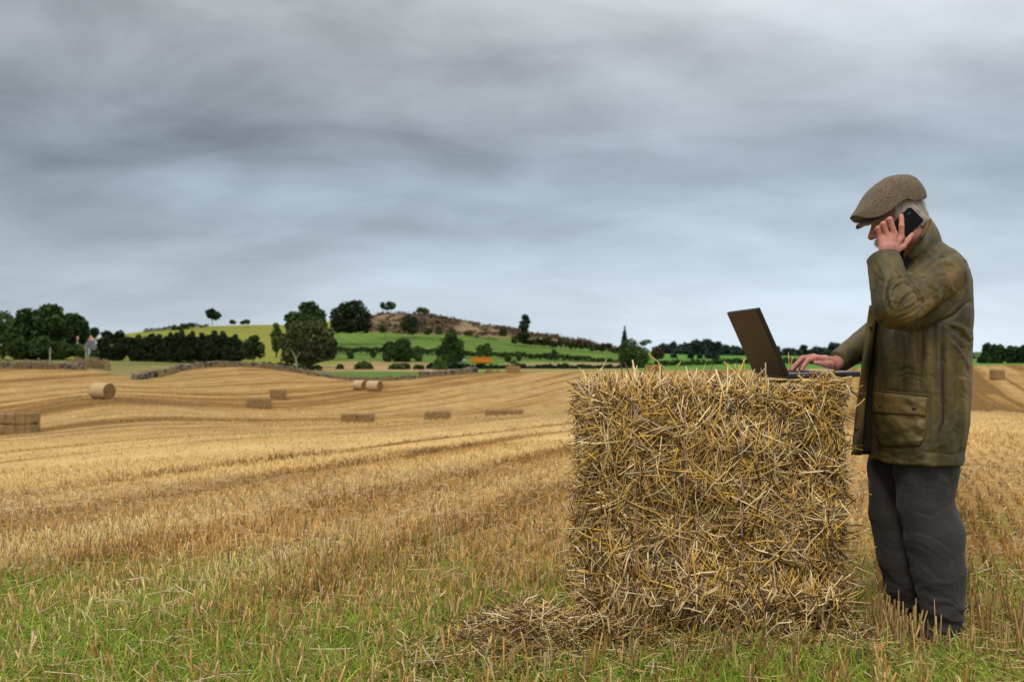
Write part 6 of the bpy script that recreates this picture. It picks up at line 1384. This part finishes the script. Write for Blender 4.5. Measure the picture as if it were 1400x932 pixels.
def cap_mesh():
    nI = 60; nJ = 40
    def res(Cv):
        s = np.concatenate([[0], np.cumsum(np.hypot(*np.diff(Cv, axis=0).T))]); q = np.linspace(0, s[-1], nI); return np.stack([np.interp(q, s, Cv[:, 0]), np.interp(q, s, Cv[:, 1])], 1)
    T_, B_ = res(Tc), res(Bc)
    for _ in range(2): T_[1:-1] = (T_[:-2] + 2 * T_[1:-1] + T_[2:]) / 4; B_[1:-1] = (B_[:-2] + 2 * B_[1:-1] + B_[2:]) / 4
    wd = .108 * np.clip(np.sin(np.pi * np.clip(np.linspace(0.03, .985, nI), 0, 1)), 0, 1) ** .42
    V = []
    for i in range(nI):
        for j in range(nJ + 1):
            ph = math.pi * j / nJ; c, s = math.cos(ph), math.sin(ph); y = 4.0 - wd[i] * np.sign(c) * abs(c) ** .62; k = abs(s) ** .62
            seamr = 1 + .006 * math.cos(j * 12 * math.pi / nJ)
            # undercut so the fabric puffs out above the band
            uu = B_[i, 0] + (T_[i, 0] - B_[i, 0]) * k * seamr; vv = B_[i, 1] + (T_[i, 1] - B_[i, 1]) * k * seamr
            p = P(uu, vv, 4.0); V.append((p[0], y, p[2]))
    V = np.array(V); A = np.arange(nI * (nJ + 1)).reshape(nI, nJ + 1)
    Fq = np.stack([A[:-1, :-1], A[:-1, 1:], A[1:, 1:], A[1:, :-1]], -1).reshape(-1, 4)
    # underside
    V2 = V.copy(); cen = V.reshape(nI, nJ + 1, 3); under = cen[:, [0, -1]]; ctr = under.mean(1); ctr[:, 2] += .012
    U = []; m = 6
    for i in range(nI):
        for j in range(m + 1):
            t = j / m; U.append(under[i, 0] * (1 - t) + under[i, 1] * t + np.array((0, 0, .014 * math.sin(math.pi * t) * min(1, i / 20) - .002 * math.sin(math.pi * t))))
    Bi = np.arange(nI * (m + 1)).reshape(nI, m + 1) + len(V)
    F2 = np.stack([Bi[:-1, :-1], Bi[1:, :-1], Bi[1:, 1:], Bi[:-1, 1:]], -1).reshape(-1, 4)
    return np.concatenate([V, np.array(U)]), np.concatenate([Fq, F2])
V, Fq = cap_mesh(); Nm = vnormals(V, Fq)
V = wrinkle(V, Nm, .0022, 16, 501)
fc = [([(1213, 268), (1219, 260), (1222, 252)], -3, 1.4), ([(1211, 262), (1222, 268)], -2, 1.2), ([(1232, 266), (1246, 260), (1258, 254)], -2.5, 1.6), ([(1205, 255), (1214, 249)], -2, 1.2), ([(1228, 270), (1240, 266)], -2, 1.5)]
V = folds(V, Nm, fc, 4.0, 4.0)
cp = fmesh('flat_cap', V, Fq, M_tweed, man)
V = []; K = 30
for side in (0, 1):
    for j in range(K + 1):
        ph = -math.pi / 2 + math.pi * j / K
        for r_ in range(5):
            t = r_ / 4; q = .45 + .55 * t
            u = 1213 + (1171.5 - 1213) * math.cos(ph) * q; v = 286 + (306.0 - 286) * math.cos(ph) * q + 4.5 * abs(math.sin(2 * ph)) * q + 4.0 * abs(math.sin(ph)) + .6
            p = P(u, v, 4.0); V.append((p[0], 4.0 + .094 * math.sin(ph) * (.75 + .25 * t), p[2] - side * .0045))
V = np.array(V); A = np.arange((K + 1) * 5).reshape(K + 1, 5); B_ = A + A.size
f = [np.stack([A[:-1, :-1], A[:-1, 1:], A[1:, 1:], A[1:, :-1]], -1).reshape(-1, 4), np.stack([B_[:-1, :-1], B_[1:, :-1], B_[1:, 1:], B_[:-1, 1:]], -1).reshape(-1, 4), np.stack([A[:-1, -1], B_[:-1, -1], B_[1:, -1], A[1:, -1]], -1)]
fmesh('peak', V, np.concatenate(f), M_tweed, cp)

# ---- phone, held against the ear
pc_ = (P(1252.5, 293, 3.868) + P(1217.5, 327, 3.868)) / 2
e1 = P(1252.5, 293, 3.868) - P(1217.5, 327, 3.868); e1 /= np.linalg.norm(e1)
Yv = np.array((.12, 1, .05)); Yv /= np.linalg.norm(Yv); e2 = np.cross(Yv, e1); e2 /= np.linalg.norm(e2); e3 = np.cross(e1, e2)
Mx = Matrix(((e1[0], e2[0], e3[0], pc_[0]), (e1[1], e2[1], e3[1], pc_[1]), (e1[2], e2[2], e3[2], pc_[2]), (0, 0, 0, 1)))
M_phone = mat('black phone case', base=(.005, .005, .006), rough=.75, spec=.15)
ph = empty('phone', tuple(pc_)); tag(ph, 'black mobile phone held in his left hand against his ear', 'phone')
def plate(L_, W_, T_, rc, M):
    import bmesh
    bm = bmesh.new(); bmesh.ops.create_cube(bm, size=1); bmesh.ops.scale(bm, vec=(L_, W_, T_), verts=bm.verts)
    ve = [e for e in bm.edges if abs(e.verts[0].co.z - e.verts[1].co.z) > T_ * .5]; bmesh.ops.bevel(bm, geom=ve, offset=rc, segments=6, affect='EDGES', profile=.5)
    bmesh.ops.bevel(bm, geom=[e for e in bm.edges if abs(e.verts[0].co.z - e.verts[1].co.z) < 1e-6 and len(e.link_faces) == 2 and e.calc_face_angle() > .5], offset=T_ * .28, segments=2, affect='EDGES', profile=.5)
    bm.transform(M); me = bpy.data.meshes.new('m'); bm.to_mesh(me); bm.free(); return me
link('case', plate(.148, .078, .010, .010, Mx), M_phone, ph)
sgn = 1 if e3[1] > 0 else -1
link('screen', plate(.138, .068, .0012, .006, Mx @ Matrix.Translation((0, 0, sgn * .0052))), M_screen, ph)
link('camera_lens', plate(.016, .009, .0016, .003, Mx @ Matrix.Translation((.050, -.022, -sgn * .0054))), M_screen, ph)
